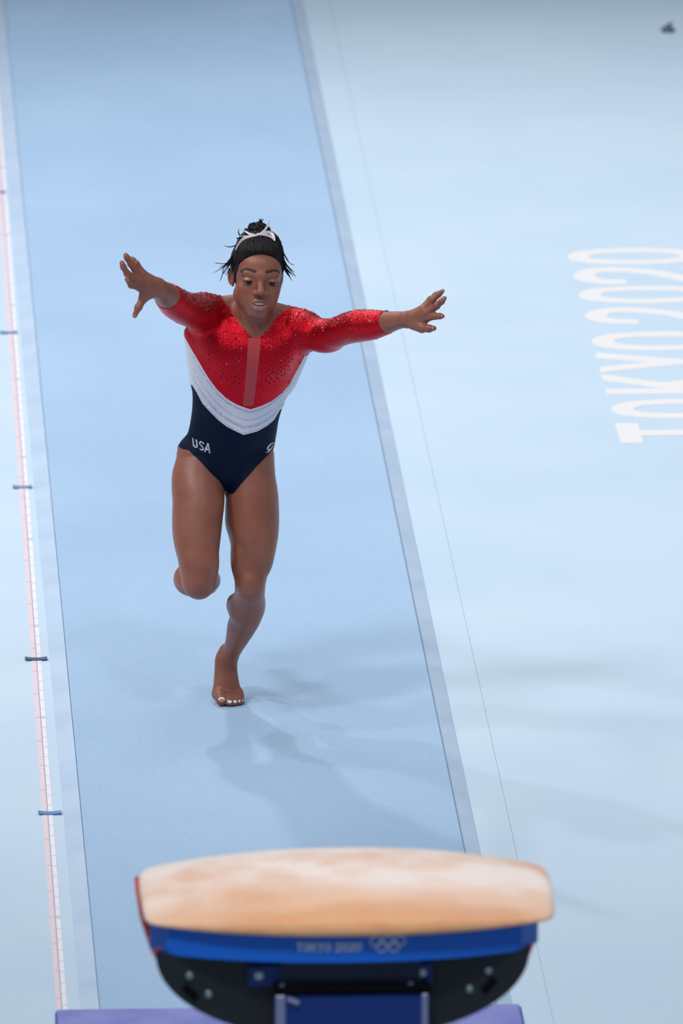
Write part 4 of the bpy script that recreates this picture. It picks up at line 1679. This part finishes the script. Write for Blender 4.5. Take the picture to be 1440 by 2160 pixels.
gaze = RH @ (rotz(6) @ rotx(15) @ np.array([0, -1.0, 0]))
for s in (-1, 1):
    c = H(s * 0.0325, -0.0655, 0.0)
    eo = obj_pd('eye', *ball(c, 0.0130), M['eye_white'], bm_o, True)
    zz = nrm(gaze); xx_ = nrm(np.cross([0, 0, 1.0], zz)); yy_ = np.cross(zz, xx_)
    obj_pd('iris', *ball(c + zz * 0.0078, (0.0080, 0.0080, 0.0059), mk3([xx_, yy_, zz])), M['iris'], eo, True)
    # lashes along the margin of the upper lid
    n = RH @ (rotx(-14) @ np.array([0, 0, -1.0]))
    e = c + RH @ np.array([0, 0, -0.0014])
    dd = float((e - c) @ n)
    cc = c + n * dd
    rr = math.sqrt(0.0155 ** 2 - dd * dd)
    a1 = nrm(RH @ np.array([1.0, 0, 0]))
    a2 = nrm(np.cross(n, a1)); a2 = a2 if (a2 @ (RH @ np.array([0, -1.0, 0]))) > 0 else -a2
    pts = [cc + rr * (math.cos(t) * a1 + math.sin(t) * a2) for t in np.linspace(math.radians(18), math.radians(162), 16)]
    rad = [0.0006 + 0.0011 * math.sin(math.pi * i / 15) for i in range(16)]
    MB().tube(pts, rad, 6).build('eyelashes', M['lash'], bm_o, True)
    n = RH @ (rotx(8) @ np.array([0, 0, 1.0]))
    dd = float((RH @ np.array([0, 0, -0.0058])) @ n)
    rr = math.sqrt(0.0153 ** 2 - dd * dd)
    a2 = nrm(np.cross(n, a1)); a2 = a2 if (a2 @ (RH @ np.array([0, -1.0, 0]))) > 0 else -a2
    pts = [c + n * dd + rr * (math.cos(t) * a1 + math.sin(t) * a2) for t in np.linspace(math.radians(30), math.radians(150), 14)]
    MB().tube(pts, 0.0005, 6).build('eyelashes', M['lash'], bm_o, True)

M['pearl'] = mat('pearl', lin(240, 236, 235), 0.15, 0.3)
for sgn in (-1, 1):
    obj_pd('earring', *ball(H(sgn * 0.0672, -0.0025, -0.0250), 0.0026), M['pearl'], person, True)

# nails
M['nail_white'] = mat('white_nail_polish', lin(240, 236, 236), 0.2)
M['nail_pink'] = mat('natural_nail', lin(196, 132, 118), 0.25)
for i, (c, r) in enumerate(toe_tips):
    n = nrm(np.array([0, -0.90, 0.44]))
    xx_ = np.array([1.0, 0, 0]); yy_ = np.cross(n, xx_)
    nail = obj_pd('toenail', *ball(c + n * r * 0.93, (r * 0.60, r * 0.42, 0.0012), mk3([xx_, yy_, n]), 14, 8), M['nail_white'], bm_o, True)
    if i == 0:
        n2 = nrm(np.array([0, -0.97, 0.24]))
        y2 = np.cross(n2, xx_)
        obj_pd('nail_bed', *ball(c + n2 * r * 0.95, (r * 0.50, r * 0.36, 0.0014), mk3([xx_, y2, n2]), 14, 8), M['nail_pink'], nail, True)
for i, (a, b, r) in enumerate(finger_tips):
    t = nrm(b - a)
    toward = nrm(CAM - b)
    n = nrm(toward - t * (toward @ t))
    if i in (3, 8): n = nrm(n + np.array([0, 0.4, 0.5]))
    xx_ = np.cross(t, n)
    obj_pd('fingernail', *ball(b - t * r * 0.1 + n * r * 0.86, (r * 0.52, r * 0.75, 0.0010), mk3([xx_, t, n]), 14, 8), M['nail_pink'], bm_o, True)

# ------------------------------------------------------------------ hair
M['hair'] = mat('black_hair', lin(17, 14, 19), 0.55, spec=0.3)
add_bump(M['hair'], 300, 0.5, 0.0015, stretch=(1, 0.3, 0.3))
hair = Field()


def hh_el(c, r, k=0.01, op='add', tilt=None):
    hair.el(H(*c), r, RH if tilt is None else RH @ tilt, k, op)


hh_el((0, 0.014, 0.038), (0.0735, 0.0925, 0.078))
hh_el((0.002, 0.012, 0.100), (0.052, 0.058, 0.034), k=0.03)
hh_el((0, -0.026, 0.082), (0.050, 0.040, 0.022), k=0.02)
hh_el((0.001, -0.090, 0.026), (0.0600, 0.078, 0.0545), k=0.006, op='sub')
hh_el((0.001, -0.090, -0.030), (0.0620, 0.078, 0.0700), k=0.006, op='sub')
for s in (-1, 1):
    hh_el((s * 0.078, 0.004, -0.035), (0.03, 0.034, 0.040), k=0.006, op='sub')
    hh_el((s * 0.060, -0.018, 0.006), (0.0062, 0.010, 0.022), k=0.006)
hh_el((0, 0.02, -0.11), (0.12, 0.14, 0.07), k=0.01, op='sub')
hv, hf = hair.mesh(np.arange(hx - 0.11, hx + 0.11, 0.0026), np.arange(hy - 0.12, hy + 0.13, 0.0026), np.arange(hz - 0.08, hz + 0.16, 0.0026))
hv = smooth_mesh(hv, hf, 1, 0.4)
hair_o = link_mesh('hair', np_mesh('hair', hv, hf), M['hair'], person)
htree = BVHTree.FromPolygons(hv.tolist(), tris(hf).tolist(), all_triangles=True)


def to_hair(p, lift):
    q, n, i, d = htree.find_nearest(Vector(p))
    return np.array(q) + np.array(n) * lift


# combed ridges running from the hairline up to the bun
mb = MB()
for k in range(70):
    t = -1.35 + 2.7 * k / 69
    a = H(0.066 * math.sin(t), -0.086 * math.cos(t) * (1 if abs(t) < 1.1 else 0.6) - 0.002, 0.0760 - 0.058 * (abs(t) / 1.35) ** 2.2)
    b = H(0.018 * math.sin(t) + rng.normal(0, 0.002), 0.012 - 0.022 * math.cos(t), 0.134)
    pts, rad = [], []
    ph = rng.uniform(0, 6)
    for i in range(15):
        f = i / 14
        p = a + (b - a) * f + RH @ np.array([0.0012 * math.sin(ph + f * 16), 0, 0])
        p = to_hair(p, 0.0004)
        pts.append(p); rad.append(0.0009 + 0.0018 * math.sin(math.pi * min(1, 0.15 + f * 0.85)) + 0.0006 * math.sin(f * 26 + ph))
    mb.tube(pts, rad, 6)
o = mb.build('combed_strands', M['hair'], hair_o, True); o['kind'] = 'stuff'
# curly bun
mb = MB()
bc = H(-0.004, 0.018, 0.126)
for k in range(90):
    u = nrm(rng.normal(0, 1, 3))
    if u[2] < -0.45: u[2] *= -1
    c = bc + RH @ (u * np.array([0.029, 0.027, 0.018]) * rng.uniform(0.75, 1.0))
    ax1 = nrm(np.cross(u, rng.normal(0, 1, 3))); ax2 = np.cross(u, ax1)
    rr = rng.uniform(0.005, 0.010)
    a0 = rng.uniform(0, 6.28)
    pts = [c + rr * (math.cos(a0 + t) * ax1 + math.sin(a0 + t) * ax2) + u * 0.0012 * t for t in np.linspace(0, 5.0, 11)]
    mb.tube(pts, [0.0012] + [0.0028] * 9 + [0.0008], 5)
for k in range(7):                    # a few ends sticking up
    a0 = rng.uniform(-0.5, 0.5)
    p0 = bc + RH @ np.array([0.010 * a0 + 0.004, 0, 0.016])
    pts = [p0 + RH @ np.array([0.004 * math.sin(t * 2 + k) + a0 * 0.006 * t, 0.002 * k - 0.006, 0.0125 * t]) for t in np.linspace(0, 1.5, 6)]
    mb.tube(pts, [0.0024, 0.0022, 0.0018, 0.0014, 0.0010, 0.0004], 5)
o = mb.build('curly_bun', M['hair'], hair_o, True); o['kind'] = 'stuff'
# loose strands blowing to the sides
def cpx(pts):
    return [(420 + a / 5.538, 440 + b / 5.538) for a, b in pts]
strands = [[(430, 430), (360, 446), (290, 437)], [(430, 520), (350, 610), (280, 680), (150, 762)], [(380, 580), (330, 630), (270, 645), (180, 637)],
           [(370, 620), (310, 700), (270, 770), (243, 855)], [(400, 560), (330, 650), (270, 690)], [(360, 640), (330, 700), (280, 760)],
           [(380, 600), (320, 640), (240, 690)], [(350, 700), (335, 740), (300, 780)], [(470, 310), (455, 270), (470, 240)], [(440, 350), (470, 340), (480, 330)],
           [(920, 400), (1000, 555), (1050, 630), (1112, 668)], [(940, 440), (990, 540), (1040, 620)], [(990, 600), (1050, 700), (1130, 795)],
           [(995, 640), (1040, 760), (1090, 852)], [(990, 620), (1060, 700), (1110, 745)], [(985, 650), (1060, 750), (1100, 790)], [(990, 680), (1040, 740), (1075, 760)],
           [(980, 600), (1030, 680), (1095, 735)], [(985, 690), (1030, 770), (1060, 790)], [(975, 660), (1020, 700), (1050, 760)], [(905, 330), (960, 440), (990, 530)]]
mb = MB()
for s in strands:
    for q in range(2):
        P_ = cpx([(a + (rng.normal(0, 7) if q else 0), b + (rng.normal(0, 7) if q else 0)) for a, b in s])
        dy0 = -0.125 + rng.normal(0, 0.006)
        C = np.array([W(px, py, dy0 + 0.01 * i) for i, (px, py) in enumerate(P_)])
        tt = np.linspace(0, len(C) - 1, 12)
        pts = []
        for t in tt:
            i = min(int(t), len(C) - 2); f = t - i
            p0 = C[max(i - 1, 0)]; p1 = C[i]; p2 = C[i + 1]; p3 = C[min(i + 2, len(C) - 1)]
            pts.append(0.5 * (2 * p1 + (p2 - p0) * f + (2 * p0 - 5 * p1 + 4 * p2 - p3) * f * f + (3 * p1 - p0 - 3 * p2 + p3) * f ** 3))
        mb.tube(pts, [0.0019 * (1 - 0.85 * i / 11) for i in range(12)], 5)
o = mb.build('loose_strands', M['hair'], hair_o, True); o['kind'] = 'stuff'

# ribbon
M['ribbon'] = mat('lilac_white_ribbon', lin(238, 228, 234), 0.4)
M['ribbon2'] = mat('lilac_ribbon', lin(218, 202, 222), 0.45)
rib = empty('hair_ribbon', tuple(H(0, -0.03, 0.12)))
rib.parent = person
rib.matrix_parent_inverse = Matrix.Translation(-Vector(person.location))
rib['label'] = 'white and lilac ribbon tied in a bow'


def strip(pts, widths, dys, name, m, th=0.0007):
    C = []
    last = -0.145
    for (px, py), d in zip(cpx(pts), dys):
        q = htree.ray_cast(Vector(CAM), Vector(ray(px, py)).normalized(), 80)
        if q[0] is not None:
            last = q[0].y - Y0 - 0.012
        C.append(W(px, py, last))
    C = np.array(C)
    n0 = len(C)
    tt = np.linspace(0, n0 - 1, 18)
    P_, Wd = [], []
    for t in tt:
        i = min(int(t), n0 - 2); f = t - i
        p0 = C[max(i - 1, 0)]; p1 = C[i]; p2 = C[i + 1]; p3 = C[min(i + 2, n0 - 1)]
        P_.append(0.5 * (2 * p1 + (p2 - p0) * f + (2 * p0 - 5 * p1 + 4 * p2 - p3) * f * f + (3 * p1 - p0 - 3 * p2 + p3) * f ** 3))
        Wd.append(widths[i] * (1 - f) + widths[i + 1] * f)
    V, F = [], []
    for i in range(18):
        t = nrm(P_[min(i + 1, 17)] - P_[max(i - 1, 0)])
        view = nrm(np.array([0.25, -1.0, 0.35]))
        s = nrm(np.cross(t, view)); nn = np.cross(s, t)
        for a in (-1, 1):
            for b in (-1, 1):
                V.append(P_[i] + s * a * Wd[i] / 2 + nn * b * th / 2)
    for i in range(17):
        a, c = 4 * i, 4 * i + 4
        F += [(a, a + 2, c + 2, c), (a + 1, c + 1, c + 3, a + 3), (a, c, c + 1, a + 1), (a + 2, a + 3, c + 3, c + 2)]
    F += [(0, 1, 3, 2), (68, 70, 71, 69)]
    me = bpy.data.meshes.new(name)
    me.from_pydata([tuple(map(float, v)) for v in V], [], F); me.update()
    o = bpy.data.objects.new(name, me); COL.objects.link(o); me.materials.append(m)
    o.parent = rib
    o.matrix_parent_inverse = Matrix.Translation(-Vector(rib.location))
    return o


strip([(425, 485), (455, 420), (505, 360), (580, 325), (690, 305)], [0.0035, 0.0055, 0.0070, 0.0075, 0.0045], [-0.150, -0.165, -0.178, -0.184, -0.184], 'ribbon_band', M['ribbon'])
strip([(690, 305), (745, 290), (800, 275), (855, 300), (880, 375)], [0.0045, 0.0065, 0.0085, 0.0090, 0.0045], [-0.186, -0.186, -0.182, -0.172, -0.160], 'bow_loop', M['ribbon'])
strip([(700, 300), (765, 305), (830, 325), (870, 360)], [0.0045, 0.0060, 0.0060, 0.0035], [-0.184, -0.184, -0.178, -0.168], 'bow_loop', M['ribbon2'])
strip([(690, 303), (745, 270), (790, 215), (812, 170), (824, 132)], [0.0045, 0.0060, 0.0060, 0.0050, 0.0030], [-0.186, -0.184, -0.178, -0.172, -0.168], 'ribbon_tail', M['ribbon'])
strip([(640, 306), (590, 295), (545, 270), (512, 248)], [0.0045, 0.0060, 0.0050, 0.0015], [-0.186, -0.186, -0.182, -0.178], 'ribbon_tail', M['ribbon2'])
strip([(600, 318), (540, 322), (478, 324)], [0.0035, 0.0030, 0.0012], [-0.182, -0.178, -0.172], 'ribbon_tail', M['ribbon'])
kq = htree.ray_cast(Vector(CAM), Vector(ray(*cpx([(688, 303)])[0])).normalized(), 80)
obj_pd('ribbon_knot', *ball(np.array(kq[0]) + np.array([0, -0.013, 0.003]), (0.0055, 0.0035, 0.0035)), M['ribbon'], rib, True)
